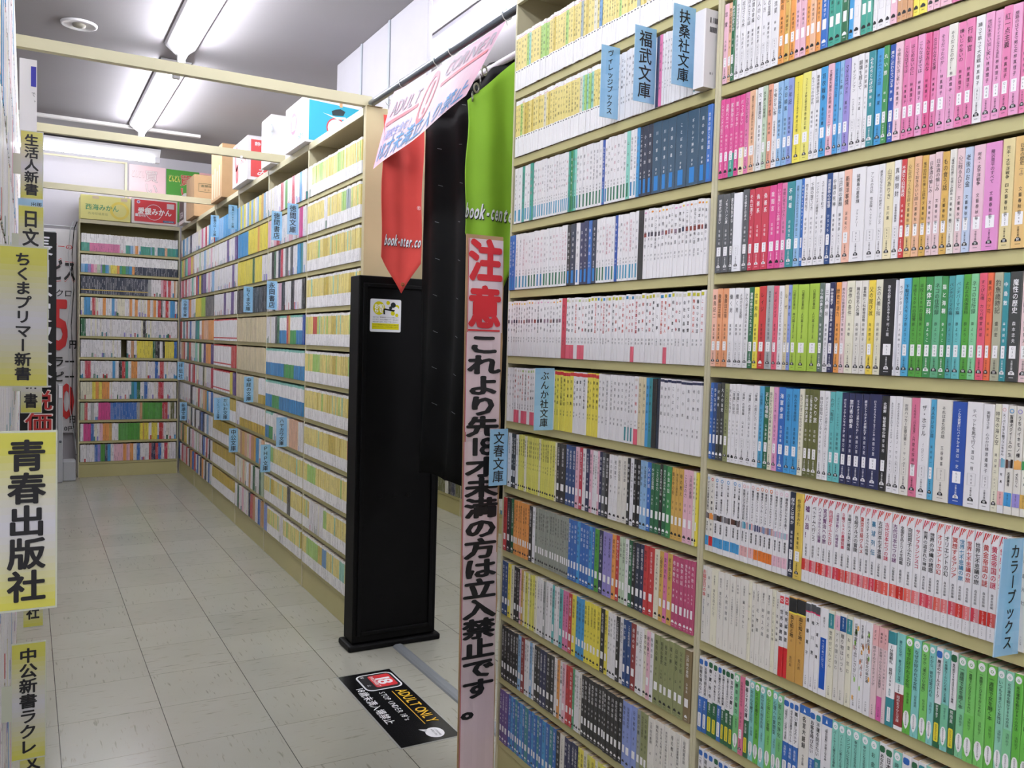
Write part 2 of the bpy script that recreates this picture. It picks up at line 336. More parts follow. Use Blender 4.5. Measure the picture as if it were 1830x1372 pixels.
ROWS_A={
2:"""12538 p b 恋愛|大石静
12414 e b 男の感情教育|藤本
12312 g b あの日の言い分|山田
12212 W b サヨナラだけが|色川武大
12087 W b 花はさくら木|色川武大
11950 W b ほんとうの話|藤原作弥
11816 W b 人間の幸福|藤原正彦
11698 W b 名人の心|藤原正彦
11561 W b 話し方|古川
11439 W b 昭和の言葉|藤原新也
11311 W b 黄昏流星|林望
11130 o b 夜の姿見|林真理子
11001 Y b 女文士|林真理子
10880 o b 初夜|林真理子
10751 p b 胡桃の家|林真理子
10643 p b 茉莉花茶|林真理子
10521 o b 戦争特派員|林真理子
10422 e b 短篇集|林真理子
10305 o b 不機嫌な果実|林真理子
10201 b b 満ちたりぬ月|林真理子
10051 T b 幕末|半藤一利
9916 T b 日本の森|半藤
9766 g b 山の花|原田
9636 s b 空と風|原田
9533 W b 手紙|原田
9406 T b 信長|原田
9283 T b 海道|畑
9184 W b 雪の音|東
9102 W b 物語|東
8957 W b 日本史|東野
8862 p b 秘密|東野
8744 x b 片想い|東野
8659 x b 手紙|東野
8560 x b 予知夢|東野
8470 y b 探偵|東野
8366 y b 容疑|東野
8234 p b 美女入門|林真理子
8126 p b 花より|林真理子
8027 p b 今夜も|林真理子
7846 P b 昭和恋|林真理子""",
3:"""12531 m b ショッピングの女王|中村うさぎ
12408 m b 浪費バカ一代|中村うさぎ
12281 m bt 家族狩りか|中村うさぎ
12145 m b 崖っぷちか|中村うさぎ
12028 m bc だって欲しい|中村うさぎ
11889 P b さびしいまる|中村うさぎ
11775 e b 愛をこめてお葬式から|中山庸子
11596 O w |
11569 W b 文・夏目漱石|夏目鏡子
11435 S b 女の夢との知恵袋|西川惠子
11327 e2 b 野生の思考と動物|西沢爽
11209 W b 千曳かない客|日本推理作家
11082 l b 少へえ将棋と|野田知佑
10963 l b 本日順風|野田知佑
10846 q b 少年記|野田知佑
10725 y b オンリー・イエスタデイ現代史|野村正樹
10540 y2 b コンピュータ新人類の研究|野田正彰
10355 W b もう一つのわかれ|野坂昭如
10249 W b 幕末維新五十の謎|幕末維新を
10145 s b 羽衣戦争|長谷川慶
9996 p b 文章家大賞作の表現|橋川文三郎
9859 s b はだかではんじる|長谷川慶
9760 l b パリと旅人|鋼
9671 v b マダムはペット|葉印介
9548 W b トーゲンアンマン|ヘイエルダール
9401 W b 銀嶺を越えて|平之蔵
9287 W b 熊本谷の家族|ホ土花
9205 t b みちみちとんぼの旅|林望
9070 s b ホルムヘッドの話|林望
8939 f b 丸い旅|林望
8838 B b 男のこだわりでござる|林望
8725 p2 b 今夜も思い出し笑い|林真理子
8589 P b こんなはずでは…|林真理子
8483 P b はじめないのに|林真理子
8357 P2 b こんなはずでは|林真理子
8233 h b みんなみんな|林真理子
8123 P b 女はみんな大女優|林真理子
8026 P2 b そうだったのか…！|林真理子
7870 O bP そうだったのか…！|林真理子
7726 P b 嫌いじゃないの|林真理子
7589 P b 行動官|林真理子
7460 W b 踊って歌って大合戦|林真理子
7319 P2 b 世紀末思い出し笑い|林真理子
7191 P2 b ドラマティックなひと波乱|林真理子
7065 P b 紅一点主義|林真理子
6936 P2 b 旅路のはてまで男と女|林真理子
6797 P b 生き方名人|林真理子
6708 P2 b 最終便|林真理子""",
4:"""12523 d b 昭和史が面白い|半藤一利
12330 d b ノモンハンの夏|半藤一利
12154 d b 漱石先生ぞな|半藤一利
12047 G w |
11828 d b あの戦争と日本人|半藤一利
11675 R b それは違う！|日垣隆
11550 R b 偽善系|日垣隆
11358 R b 偽善系|日垣隆
11190 m b 敢闘言|日垣隆
11017 m b いい加減にしろこの国|日垣隆
10897 P b 世間に気をつけろ！|日垣隆
10774 t b 不時着|日高恒太朗
10592 l b 困難になるための凹の方法|日野啓三
10459 b b 未来を信じてみたい|早坂暁
10401 W b 肉まんを新大阪で|平松洋子
10275 W b 下宿の捨てどき|平松洋子
10163 W b サンドウィッチは銀座で|平松洋子
10060 W b ステーキを下町で|平松洋子
9923 n2 b 冠婚葬祭心の智慧|ひろさちや
9804 W b 中国の死神|福島香織
9698 W b 江戸前の素顔|藤井克彦
9573 e3 b 新東洋事情|深田祐介
9421 W b 硫黄島の星条旗|ブラッドリー
9156 W b アンネの日記 完全版|Ａ・フランク
8922 W b 歴史にならなかった歴史|Ｈ・ブランズ
8804 C2 b 山河ありき|古川薫
8654 W b 真相開封|文藝春秋編集部
8532 r b 不滅なり旧制高校|文藝春秋編
8435 Y2 b 心に灯がつく人生の話|文藝春秋編
8313 e b とっておきのいい話|文藝春秋編
8191 Y b 鬼平犯科帳お愉しみ読本|文藝春秋編
8083 p3 b 日本酒の愉しみ|文藝春秋編
7977 p3 b 日本酒の愉しみ|文藝春秋編
7861 Y b もの食う話|文藝春秋編
7741 O b 「鬼平犯科帳」お愉しみ読本|文藝春秋編
7632 p3 b 心に残る人びと|文藝春秋編
7512 l2 b 老後のお金|文藝春秋編
7393 p2 b 完本・太平洋戦争|文藝春秋編
7215 P3 b 藤沢周平のすべて|文藝春秋編
6983 Y3 b 完本・太平洋戦争 四|文藝春秋編
6809 Y2 b 日本の歴史（上）|文藝春秋編
6609 Y2 b 日本の歴史（下）|文藝春秋編""",
5:"""12551 e3 b 風鳥記二|福尾正康
12401 e4 b 後藤田正晴|保阪正康
12259 e4 b 後藤田正晴|保阪正康
12101 W b 働く男|星野源
11947 W b 働く男|星野源
11818 W b よみがえる変態|星野源
11709 W b ひみつ漫才で思ひ出|星野博美
11588 g b 渡邊の車からだった|堀江八
11453 y b 定年和尚|本郷重信
11331 r b レイジ|誉田哲也
11156 a b 教科書に載ってないＵＳＡ語録|松山智彦
10985 h2 b ギリギリデイズ|松尾スズキ
10869 W b 五代ならばすべてが変わる|松浦弥太
10744 c b なぜ|松下幸之助
10646 q b 女子漂北|中村うさぎ
10561 L b 口語訳古事記 神代篇|三浦佑之訳・注釈
10430 L b 口語訳古事記 人代篇|三浦佑之訳・注釈
10199 L b 口語訳古事記 人代篇|三浦佑之訳・注釈
9975 i b うつ病の妻と共に|御木達哉
9872 W b 三人姉妹|美濃部由子
9761 n b 神谷美恵子 聖なる声|宮原安春
9643 o b 歴史の活力|宮城谷昌光
9535 p3 b 失われた鉄道を求めて|宮脇俊三
9429 C b 傑作の条件|向井敏
9272 O b 無名仮名人名簿|向田邦子
9135 O b 霊長類ヒト科動物図鑑|向田邦子
9011 y3 b 父の詫び状|向田邦子
8890 C b 女の人差し指|向田邦子
8754 k b 存在の耐えがたきサルサ|村上龍
8504 G w |
8480 W b ラヴレターズ|川上未映子
8387 s2 b 下駄ばきでスキップ|群ようこ
8263 E b 半径500mの日常|群ようこ
8140 E b 半径500mの日常|群ようこ
8029 f b 肉体百科|群ようこ
7899 j b ネコの住所録|群ようこ
7765 f b 猫と海鞘|群ようこ
7662 f3 b パンチパーマの猫|群ようこ
7561 u b パンチパーマの猫|群ようこ
7442 E b よれよれ肉体百科|群ようこ
7320 j2 b ネコの住所録|群ようこ
7210 h2 b すっぴん魂 カッパ巻|室井滋
7088 o2 b 東京バカッ花|室井滋
7001 c2 b 釣魚歳時記|盛川宏
6870 t b 中島敦|森田誠吾
6777 d2 b 魔性の歴史|森本忠夫
6608 p3 b 山の郵便配達|安岡章太
6478 W b 夜の橋|柳田""",
6:"""12505 b b きしかたの古都|山口瞳
12415 n2 b 歩きながら|山折哲雄
12313 d2 b 記録者|山本七平
12225 d2 b 大人の自覚|山本七平
12125 z2 b こころのうた|大本義明
11997 W b 死んでも残す|ほしよりこ
11909 W b 「常識」の研究|山本七平
11807 W b 「常識」の研究|山本七平
11695 W b 「常識」の非常識|山本七平
11531 W b 「常識」の落とし穴|山本七平
11357 W b 「常識」の落とし穴|山本七平
11219 s2 b 「社会党」たいがい|山本夏彦
11109 g b 正しい喧嘩物|山本夏彦
10981 C b 猫のひたいほどの家|群森明香
10877 P2 b もうすぐ100歳、前向き。|吉沢久子
10761 b b 海軍参謀|吉田俊雄
10600 s b 四人の軍令部総長|吉田俊雄
10446 s b 四人の軍令部総長|吉田俊雄
10296 C b 乳がつけば二十なかば|吉永みち子
10190 z b 三陸海岸大津波|吉村昭
10086 z b 三陸海岸大津波|吉村昭
9998 z b ひとり旅|吉村昭
9872 W b 体は全部知っている|吉本ばなな
9767 W b デッドエンドの思い出|よしもとばなな
9663 u b わが「転向」|吉本隆明
9555 u b だいたいで、いいじゃない。|吉本隆明
9419 n b ガセネッタ＆シモネッタ|米原万里
9287 n b 旅行者の朝食|米原万里
9171 n b ヒトのオスは飼わないの？|米原万里
9022 n b 終生ヒトのオスは飼わず|米原万里
8896 n b 打ちのめされるようなすごい本|米原万里
8672 k b 北朝鮮 秘密集会の夜|李英和
8547 W b あなたの天才を上げる10の方法|Ｊ・ケリー
8427 W b あなたの天才を上げる10の方法|Ｊ・ケリー
8308 O b 世界ハッカー犯罪白書|Ｓ・ヤング
8159 P4 b 50年目の「日本陸軍」入門|歴史探検隊
8022 W b ザ・ホテル|Ｊ・ロビンソン
7848 s2 b 大人のいない国|鷲田清一
7761 O b それはまた別の話|三谷幸喜
7513 B b こんな夜更けにバナナかよ|渡辺一史
7280 W b チベットを馬で行く|渡辺一枝
7048 W b 美智子さま 心のかけ橋|渡邉満子
6888 C b 特攻の海と空|渡辺洋二
6792 W pe スーパーモデル猫プリンちゃん|写真
6703 O ps 盲導犬クイールの一生|石黒謙吾
6596 O pv うちのイキモノ様|犬丸りん
6489 O py ねこの本|犬丸
6395 W ps 犬の本|写真""",
7:"""12502 O ps ダイオウ国賊大学番付|高柳一彰
12403 O pr じぶん素描|原田
12293 W ps 不肖・宮嶋の一見必撮！|宮嶋茂樹
12146 W ps 不肖・宮嶋 南極日をゆく|宮嶋茂樹
12002 W ps 不肖・宮嶋 金正日を狙え！|宮嶋茂樹
11823 W ps 不肖・宮嶋 金正日を狙え！|宮嶋茂樹
11664 W ps 不肖・宮嶋 史上最低の作戦|宮嶋茂樹
11568 W pe 東南アジア四次元日記|宮田珠己
11445 W pe 「おしゃれ」が好きなコツ|横森理香
11357 W pe 横森式おしゃれマタニティ|横森理香
11219 W po 横森式シンプル・シック|横森理香
11114 W po 横森式シンプル・シック|横森理香
11003 W po 横森式シンプル・シック|横森理香
10903 W po 横森式おしゃれマタニティ|横森理香
10757 W pp 横森式おしゃれマタニティ|横森理香
10653 W pp 横森式おしゃれマタニティ|横森理香
10547 W pp 横森式おしゃれ子育て|横森理香
10419 n4 b 保守とは何か|福田恆存
10283 y4 b 作画汗まみれ|大塚康生
10108 W v 嘘八百！|天野祐吉
9936 W v ベトナムへ行こう|勝谷誠彦
9805 W v ハイテクからくり図鑑|金子隆一
9701 W v 宮沢賢治への旅|文藝春秋編
9591 W v 向田邦子ふたたび|文藝春秋編
9461 W v 「胡堂が動く」内緒座談|文藝春秋編
9334 W v Ｂ級グルメの基礎知識|文藝春秋編
9208 W v Ｂ級グルメが見た韓国|文藝春秋編
9101 W v Ｂ級グルメの冒険|文藝春秋編
8968 W v 東京Ｂ級グルメ|文藝春秋編
8869 W v オカルティズムへの招待|荒俣宏編
8759 W v 裏球列伝|文藝春秋編
8651 W v 古代日本七不思議|文藝春秋編
8526 W v 古代日本七つの謎|文藝春秋編
8394 W v 古代日本七つの謎|文藝春秋編
8268 W v 全国名品とりよせ図鑑|高橋敬子
8133 W v 向田邦子ふたたび|文藝春秋編
8008 W v サンフランシスコ|文藝春秋編
7877 W v 世界の盗まれた神話|森本哲郎編
7764 W v 世界の沖縄の誘惑|文藝春秋編
7643 W v オリエントの幻|森本哲郎編
7529 W v オリエントの幻|森本哲郎編
7423 W v 冥想するアジア|森本哲郎編
7303 W v 世界七不思議の旅|森本哲郎編
7189 W v 世界七不思議の旅|森本哲郎編
7078 W v 世界七不思議の旅|森本哲郎編
6958 W v 黄金帝国の謎|森本哲郎編
6842 W v 黄金帝国の謎|森本哲郎編
6723 W v 世界の聖域|森本哲郎編
6614 W v 世界の聖域|森本哲郎編
6525 O d 花の図譜|新潮
6419 O d 解剖医|創元社
6307 j b 植物図鑑|保育社""",
8:"""12513 O x お誕生日の本|第三プリント編
12387 O d 岸本葉子|あたしたちの居場所の暖かい話
12266 C d 岸本葉子|家もち四十にして
12082 O d 角田光代|家もち四十にして
11914 O d 五木寛之|人間の関係
11766 O d 上原隆|10人の電車ストライドル
11609 O d 大島清|10人の電車アイドル合
11494 O d 大崎善生|編ってすみと
11288 C d 唯川恵|恋せども愛せども
11211 O d 上橋菜穂子|バルサの食卓
11101 O d 乙武洋匡|花物語
10979 O d 瀬尾まい|卵の上の庭
10848 O d 瀬尾まい|卵の上の庭
10721 C d 角田光代|ピース・生活者
10630 O d 大津島千|改革の果実
10527 W r2 世界装飾図|アーツクラフツ
10426 W r2 世界装飾図|19世紀の手芸美術
10333 Y4 k2 血と知と地 上|吉川良
10152 Y4 k2 血と知と地 下|吉川良
9966 W g2 遠藤寛子|常盤の横顔いくつもの日常
9851 W g2 唯川恵|今宵の女は毎日が気持ちいい
9739 W g2 大道珠貴|趣味はティーしあわせの常識
9641 W B2 やっぱり食べに行こう。|原田マハ
9475 C T2 世界がどんどん|ここにある世界
9358 O p5 アメの国に住む|ここにある世界
9252 O B3 贈り物はいつも|唯川恵に届ける
9123 C T2 お金を生む|銀座ネコの町
9010 W fl 鎌倉まで恋しさがい|片岡義男
8877 W fl2 美がこぼれて|林真理子
8768 W fl 林真理子 お腹の女の美女濃|林
8638 p3 p6 絵かきのマーケティング|ダイヤ
8530 p3 p7 お金稼つからない人の金銭学|編集部
8422 p3 p6 スムージーなお金になる|編集部
8356 W T3 1分間朝礼 話材200|島村茂
8210 A R3 愛にになぜ 愛されない女性|志水達美
8060 E2 K なぜか好かれる女性|桜井達美
7925 u2 K なぜか好かれる女性|桜井達美
7792 E3 K なぜか「運のいい女性」|桜井達美
7663 u2 K だから、彼女は愛される|浅野裕子
7556 W m 魔法のセールストーク|朝倉千恵子
7447 u2 K 不思議なくらい心の通じる言葉|朝倉千恵子
7331 W m 専門医がすすめる日にちぐらい睡眠|和田眞
7223 j2 K 一週間で女を磨く本|浅野裕子
7086 E3 K 一週間でとびきりおしゃれに|浅野裕子
6945 E3 K 一週間でとびきりおしゃれに|浅野裕子
6797 E4 K 一週間で女を磨く本|浅野裕子
6658 j3 K いつもうまくいく女性は|浅野裕子
6539 j3 K 女の運命を動かす80の方法|浅野裕子
6418 E2 K 女の運命を動かす80の方法|浅野裕子
6299 E4 K 女の運命|浅野裕子
6182 E2 K 運のいい女性|浅野裕子""",
9:"""12511 W mb 幼稚を嫌わない|本多信一
12379 W mb 太宰治で読む日本|本多信一
12266 W mg 春・夏・秋・冬|渡部昇一
12124 W mg 101歳、体を動かそう|渡部昇一
11997 W mb お嫁さんの心の研究|渡部昇一
11884 W mg お嫁さんのための教科書|渡部昇一
11789 W mg 幻想に彩る日本のショック|藤枝晃
11661 W mg 自然との闘い|藤枝晃
11557 j2 K 野草の暮日|甲斐佐子
11404 P4 b 日本夜はひらける|池波志乃
11283 W mg 暮らす人の運|多湖輝
11167 u2 K 女の心を癒す三行|多湖輝
11036 E2 K 女の心を癒す三行|多湖輝
10900 u2 K 自分を高く売る方法|浅野裕子
10762 E3 K 心と体にいい習慣|浅野裕子
10613 u2 K 心理への質問型|浅野裕子
10488 j2 K 若しみの浄化|浅野裕子
10356 W mB 「段取り」「交渉」の法則|浅野裕子
10220 W mB 必ず今日は黒字のルール|島田昭
10116 W mB 職い直しストア|島田昭
10008 O mW 名言大語録|今泉正顕
9774 W mB お客を呼びたい|田中真澄
9647 W mt 不運を防きたい|田中真澄
9531 W mW 「頭の回転」が速くなる本|高島徹
9320 A K パートナーに愛される理由|小島徹
9175 A K パートナーに愛される理由|小島徹
9039 A K シンプルに生きる本|小島徹
8923 A K 幸せになる生き方の知恵|小島徹
8747 A K 幸せになる生き方の知恵|小島徹""",
10:"""12436 W mb 一生、楽しく生きる|本多
12303 W mb 現代の史記|多湖
12177 W mb 発酵|多湖
12022 W mg 健康の本|多湖
11882 W mb 心の本|田中
11744 W mb 幸せ術|田中
11608 W mg 仕事術|田中
11474 W mb 話し方|田中
11342 W mb 夢の本|田中
11212 W mg 習慣|高田""",
}
FILL_A={2: 'PPpPPpP', 3: '', 4: '', 5: '', 6: '', 7: '', 8: '', 9: 'AmgAbgtAAmbAEEAm', 10: 'bgbbgAEAAmAgbAAEAmAb'}
ROWS_B={1: [(20628, 4, '1', 'y'), (20031, 2, '23', 'y'), (19814, 3, '1', 'y'), (19322, 3, '2', 'y'), (18914, 57, '111111121111141511116', 'y'), (12680, 0, '', '')], 2: [(20524, 5, '112', 'y'), (19927, 22, '1', 'y'), (17302, 5, '32', 'y'), (16839, 4, '1', 'y'), (16449, 18, 'W', 'd'), (14539, 2, 'nP', 'd'), (14334, 13, 'W', 'd'), (13365, 3, 'W', 'ht'), (13122, 1, 'W', 'D'), (12692, 0, '', '')], 3: [(20495, 2, 'W', 'hs'), (20080, 4, 'TWWT', 'hs'), (19499, 16, 'W', 'hs'), (17804, 4, 'TfTA', 'hg'), (17437, 8, 'W', 'hg'), (16400, 1, 'B', 'hs'), (16291, 9, 'WWWWWWWAW', 'hg'), (15199, 2, 'Ws', 'hs'), (15003, 3, 'N', 'hb'), (14575, 6, 'N2', 'hb'), (12901, 1, 'b', 'hb'), (12667, 0, '', '')], 4: [(20662, 2, 'b', 'hb'), (20329, 4, 'W', 'hs'), (19645, 13, 'W', 'hg'), (17763, 3, 'kNW', 'hb'), (17214, 4, 'nnbN', 'hb'), (16519, 6, 'W', 'hg'), (15812, 1, 'B', 'hb'), (15707, 7, 'W', 'hs'), (14949, 1, 'k', 'd'), (14756, 18, 'W', 'pw'), (12681, 0, '', '')], 5: [(20635, 19, 'W', 'pw'), (17911, 1, 'R', 'd'), (17721, 6, 'WWW', 'x1'), (16903, 34, 'W', 'x2'), (12696, 0, '', '')], 6: [(20570, 3, 'W', 'd'), (20181, 8, 'W', 'x1'), (19115, 7, 'W', 'd'), (18130, 6, 'y5', 'x3'), (17308, 4, 'W', 'x3'), (16712, 4, 'y5', 'x3'), (16229, 7, 'W', 'd'), (15242, 3, 'W', 'ht'), (14891, 1, 'W', 'x1'), (14743, 4, 'ccst', 'd'), (14267, 2, 'kN', 'd'), (14036, 9, 'W', 'hn'), (12693, 0, '', '')], 7: [(20426, 4, 'Wkkw', 'b'), (19849, 18, 'y6y6y6Cy6y6y6', 'b'), (17928, 2, 'k', 'b'), (17514, 3, 'n2', 'b'), (17083, 2, 'pR', 'b'), (16784, 2, 'Wn', 'b'), (16493, 4, 'pWW', 'b'), (16097, 3, 'ndk', 'b'), (15715, 4, 'WWOO', 'b'), (15037, 4, 'kGkk', 'b'), (14568, 3, 'llb', 'b'), (14211, 5, 'ggkgf', 'b'), (13553, 3, 'Y', 'b'), (13187, 2, 'p', 'b'), (12895, 2, 'Cy', 'b'), (12651, 0, '', '')], 8: [(20558, 3, 'rkg', 'b'), (20010, 7, 'o', 'b'), (19191, 2, 'kG', 'b'), (18871, 14, 'i2', 'b'), (17285, 9, 'bbbs', 'b'), (16190, 2, 'En', 'b'), (15856, 2, 'v', 'b'), (15505, 2, 'or', 'b'), (15242, 3, 'SSW', 'b'), (14884, 4, 'gkNn', 'b'), (14344, 2, 'r', 'b'), (14015, 4, 'CYPY', 'b'), (13429, 6, 'P5', 'b'), (12589, 0, '', '')], 9: [(20557, 2, 'n2', 'b'), (20227, 2, 'yC', 'b'), (19906, 2, 'k', 'b'), (19592, 3, 'pYC', 'b'), (19285, 5, 'y6Cy6', 'b'), (18692, 9, 'WWaWWuWWu', 'b'), (17451, 3, 'PPr', 'b'), (17031, 1, 'y', 'b'), (16874, 3, 's', 'b'), (16504, 5, 'y', 'b'), (15856, 1, 'k', 'b'), (15685, 4, 'yWWW', 'b'), (15242, 2, 'kW', 'b'), (14974, 2, 'n2', 'b'), (14712, 1, 'r2', 'b'), (14532, 5, 'WWCpW', 'b'), (13915, 2, 'z2', 'b'), (13584, 4, 'z2', 'b'), (12953, 1, 'c3', 'b'), (12609, 0, '', '')], 10: [(20494, 6, 'k', 'b'), (19565, 2, 'lr2', 'b'), (19218, 4, 'WWl', 'b'), (18733, 6, 'kknnkk', 'b'), (17747, 4, 'WoWp', 'b'), (17216, 2, 'r', 'b'), (16928, 4, 'jWWO', 'b'), (16523, 12, 'k', 'b'), (14924, 3, 'q', 'b'), (14404, 3, 'i2z2z2', 'b'), (14006, 7, 'O', 'b'), (12549, 0, '', '')], 11: [(20498, 3, 'V', 'b'), (20018, 17, 'bsbt', 'b'), (17575, 2, 'kO', 'b'), (17177, 4, 'nnnn', 'b'), (16604, 12, 'y6yC', 'b'), (14874, 12, 'oWeP', 'b'), (13286, 6, 'WlWs', 'b'), (12489, 0, '', '')]}
SH={ # far shelf, bay 1..6 nearest first, per row: colour cycle, style
1:["W1121111211111","1111W1112411","111151111111","11115111151","1171111511121","1122111511125","111111111151","1111111551117W","122111111111","11WWWW21111121","122256111311"],
2:["WWWWWWRWEWWRWWsWW","pWpRWWWpWWmW","WWkgWnRWdWdWWstW","WWkWpkWWkWWk","WWWWWdgBBBBrY","xhx","hxh","hhWWWWWWeeW","12111111","1151111k111","q1111W11111"],
3:["lylyWlylyWlyYlW","sssssyyyyoyyy","yyyyyyygyyyWW","kkk","c","c","cccccccRcWWyWW","YWWWYWWWY","ecxYecpxYsWe","WCWCeCGxWgWWgS","WgWpWWnrxWbx"],
4:["slllssslls","WWWWWVWWV","WWWWWWWWVW","WWWWVWWVW","W","WrW","WWWWWWWyVW","WZWWZ","Z","Z","Z"],
5:["WCWPWRWsWC","WWSWWlWCWpW","rBynVVWpWl","yyyLLdddd","tTWoeeoo","AWfWVooV","WCWWzCWWR","WCrWCeYsWb","kWWnbnWlWG","WSWSpWnbWrWkW","rWbWnoWkWbW"],
6:["WsWlWnWW","AyeTAPPyeW","pRWRWpWAW","WeWoroWW","rWtWrWbWW","WerWtrWW","WpWWWRWr","WWWWWWkW","WkpWkWCkW","SegYyWkWp","bWRpWrWkob"]}
BK=["TTPPPPPPPPWWttWoWTTTtttteteettTtW","AsSPVSlSyyoeTEtsWo","NNNNNNNNNNNNNNN","b","W",""]
SH[2][4]="WWWWWdgDDDDrYMMMDDDB";SH[2][5]="DDMD";SH[2][6]="DMDDD";SH[2][7]="DMWWWWeeW"
SH[4][4]="#";SH[4][5]="####r";SH[4][6]="######yV"
SH[3][6]="cccccccc%%";SH[3][7]="W%%%%%%";SH[4][7]="WWWWZZ"
BK=["TTT"+"PPPPPPPPPPPP"+"WWTtlWoWTTTTlTWttteTTTTt","","","CssWrCWWoWWsWWCCWWoWoWWWWoWoWrkWrWssW","gWWWWWWWWWWWWWWWWWkWWWWWWWWWW","WWWWWWWWWWWW__WxWyyyyygkWkyyyb","WRRWWWWWWWsWkrTWooWWWWWWbWrWWWWW","CCCyoyooWWWWWWtsgWbWWWrRWWWW","SrWaWmmmmbbbbbbbbaxEEEEEERrWzW","WmmbWWpooYWWEEEEEEEyYyWyyWrWWWWW","WWWWbvEnsWpppopoWbWWWrnrbWRWWW"]
BK[1]="lsvPpSvfsSyyoTEtso"+"N"*16
BK[2]="N"*26+"aWWWWpRWrWxC"

TRANS = str.maketrans("1234567", "FHIJKQU")
ROWS_FAR = {b_: [s_.translate(TRANS) for s_ in v_] for b_, v_ in SH.items()}
ROWS_BACK = BK
for k_ in (1, 2): ROWS_B[k_] = [(a_, n_, c_.translate(TRANS) if t_ == 'y' else c_, t_) for a_, n_, c_, t_ in ROWS_B[k_]]
# ---------------------------------------------------------------- the setting
def struct(name, mb, m, **k): return tag(mb.build(name, m, **k), kind='structure')
struct('floor', MB().box(-1.3, 3.7, -2.6, BACK+.1, -.05, 0), M_FLOOR)
struct('ceiling', MB().box(-1.3, 3.7, -2.6, BACK+.1, CEIL, CEIL+.05), M_CEIL)
struct('wall_back', MB().box(-1.3, 3.7, BACK, BACK+.1, 0, CEIL), M_WALL)
struct('wall_left', MB().box(-1.4, -1.3, -2.6, BACK+.1, 0, CEIL), M_WALL)
struct('wall_right', MB().box(3.7, 3.8, -2.6, BACK+.1, 0, CEIL), M_WALL)
struct('wall_front', MB().box(-1.3, 3.7, -2.7, -2.6, 0, CEIL), M_WALL)
struct('trim_1', MB().box(.762, .780, BACK-.022, BACK-.001, 2.0, 2.77), M_STEEL)
struct('trim_2', MB().box(-1.3, .762, BACK-.012, BACK-.001, 2.757, 2.772), M_STEEL)
# thin white board sheet hanging from the ceiling
b = MB().box(1.58, 1.604, 3.64, 4.95, 2.25, CEIL-.001)
struct('trim_3', b, noise_tint(mat('white_board', 'a09ea4', rough=.7), 4, .06, .03), bevel=.004)
for i, y in enumerate((4.11, 4.52)):
    struct('trim_%d' % (4+i), MB().box(1.574, 1.5795, y-.012, y+.012, 2.26, CEIL-.003), mat('grey_tape_strip', '8f959c', rough=.5))
struct('trim_6', MB().box(-1.25, 1.21, 7.28, 7.325, CEIL-.022, CEIL-.001), mat('ceiling_raceway', 'c9c6c4', rough=.5))

# ---------------------------------------------------------------- lights of the room
def fluor(x, y, length, label, along='y', z=CEIL, parts=True):
    t = empty('ceiling_light', (x, y, z), label, 'ceiling light', 'fluorescent ceiling lights' if parts else 'fluorescent ceiling lights')
    r = (0, 1, 0) if along == 'y' else (1, 0, 0); n = (1, 0, 0) if along == 'y' else (0, -1, 0)
    fr = Fr((x, y, z), n, (0, 0, 1), r)    # profile in the frame's plane, extruded along the length
    h = length/2; g = .003
    MB().prism(fr, [(-.085, -g), (.085, -g), (.078, -.018), (.022, -.062), (-.022, -.062), (-.078, -.018)], -h, h).build('housing', M_FIX, t)
    q = Fr(fr.p(0, -.088, 0), fr.r, fr.u, fr.n)
    tb = MB().tube([tuple(q.p(0, 0, -h+.045)), tuple(q.p(0, 0, h-.045))], .0165, 16)
    tb.build('tube', M_TUBE_DIM if along == 'x' or (x, y) == (.30, 1.1) else M_TUBE, t, smooth=False)
    for s in (-1, 1):
        e = MB().prism(fr, [(-.02, -.055), (.02, -.055), (.021, -.106), (-.021, -.106)], s*(h-.02)-.02, s*(h-.02)+.02)
        e.build('socket', M_FIX, t, bevel=.003)
    return t
fluor(.74, 3.90, 2.44, 'long white fluorescent tube light over the aisle, nearest the camera')
fluor(.76, 6.30, 1.80, 'white fluorescent tube light over the aisle, beyond the nearest crossbeam')
fluor(.37, 8.05, 1.26, 'white fluorescent tube light running crosswise in front of the back wall', 'x', z=CEIL-.02)
fluor(1.93, 3.45, 2.44, 'fluorescent tube light glowing behind the pink adult corner banner')
fluor(.30, 1.1, 2.44, 'fluorescent tube light over the near aisle'); fluor(.35, -1.4, 2.44, 'fluorescent tube light over the near aisle, behind the viewer')
fluor(-.75, .7, 2.44, 'added fluorescent tube light, unseen behind the left bookcases, brightening the right shelves'); fluor(2.6, .4, 2.44, 'fluorescent tube light over the adult corner, behind the nearest bookcase'); fluor(2.3, 6.6, 2.44, 'fluorescent tube light over the far end of the adult corner')  # first tube is added out of view to brighten the right shelves

t = empty('ceiling_speaker', (.235, 5.08, CEIL), 'small round white recessed speaker disc in the ceiling, left of the tube lights', 'ceiling speaker')
fr = Fr((.235, 5.08, CEIL), (1, 0, 0), (0, 1, 0), (0, 0, -1))
def lathe(fr, prof, n=28, color=(1, 1, 1, 1)):
    P = [fr.p(r*math.cos(2*math.pi*i/n), r*math.sin(2*math.pi*i/n), c) for r, c in prof for i in range(n)]
    F = [(j*n+i, j*n+(i+1) % n, (j+1)*n+(i+1) % n, (j+1)*n+i) for j in range(len(prof)-1) for i in range(n)]
    return MB().add(P, F, color)
lathe(fr, [(.088, .001), (.086, .010), (.078, .013), (.072, .006), (.03, .005)]).build('rim', M_FIX, t, smooth=True)
lathe(fr, [(.034, .004), (.03, .016), (.012, .022), (.001, .022)]).build('grille', mat('speaker_grille', '8d8a80', rough=.5, metal=.4), t, smooth=True)

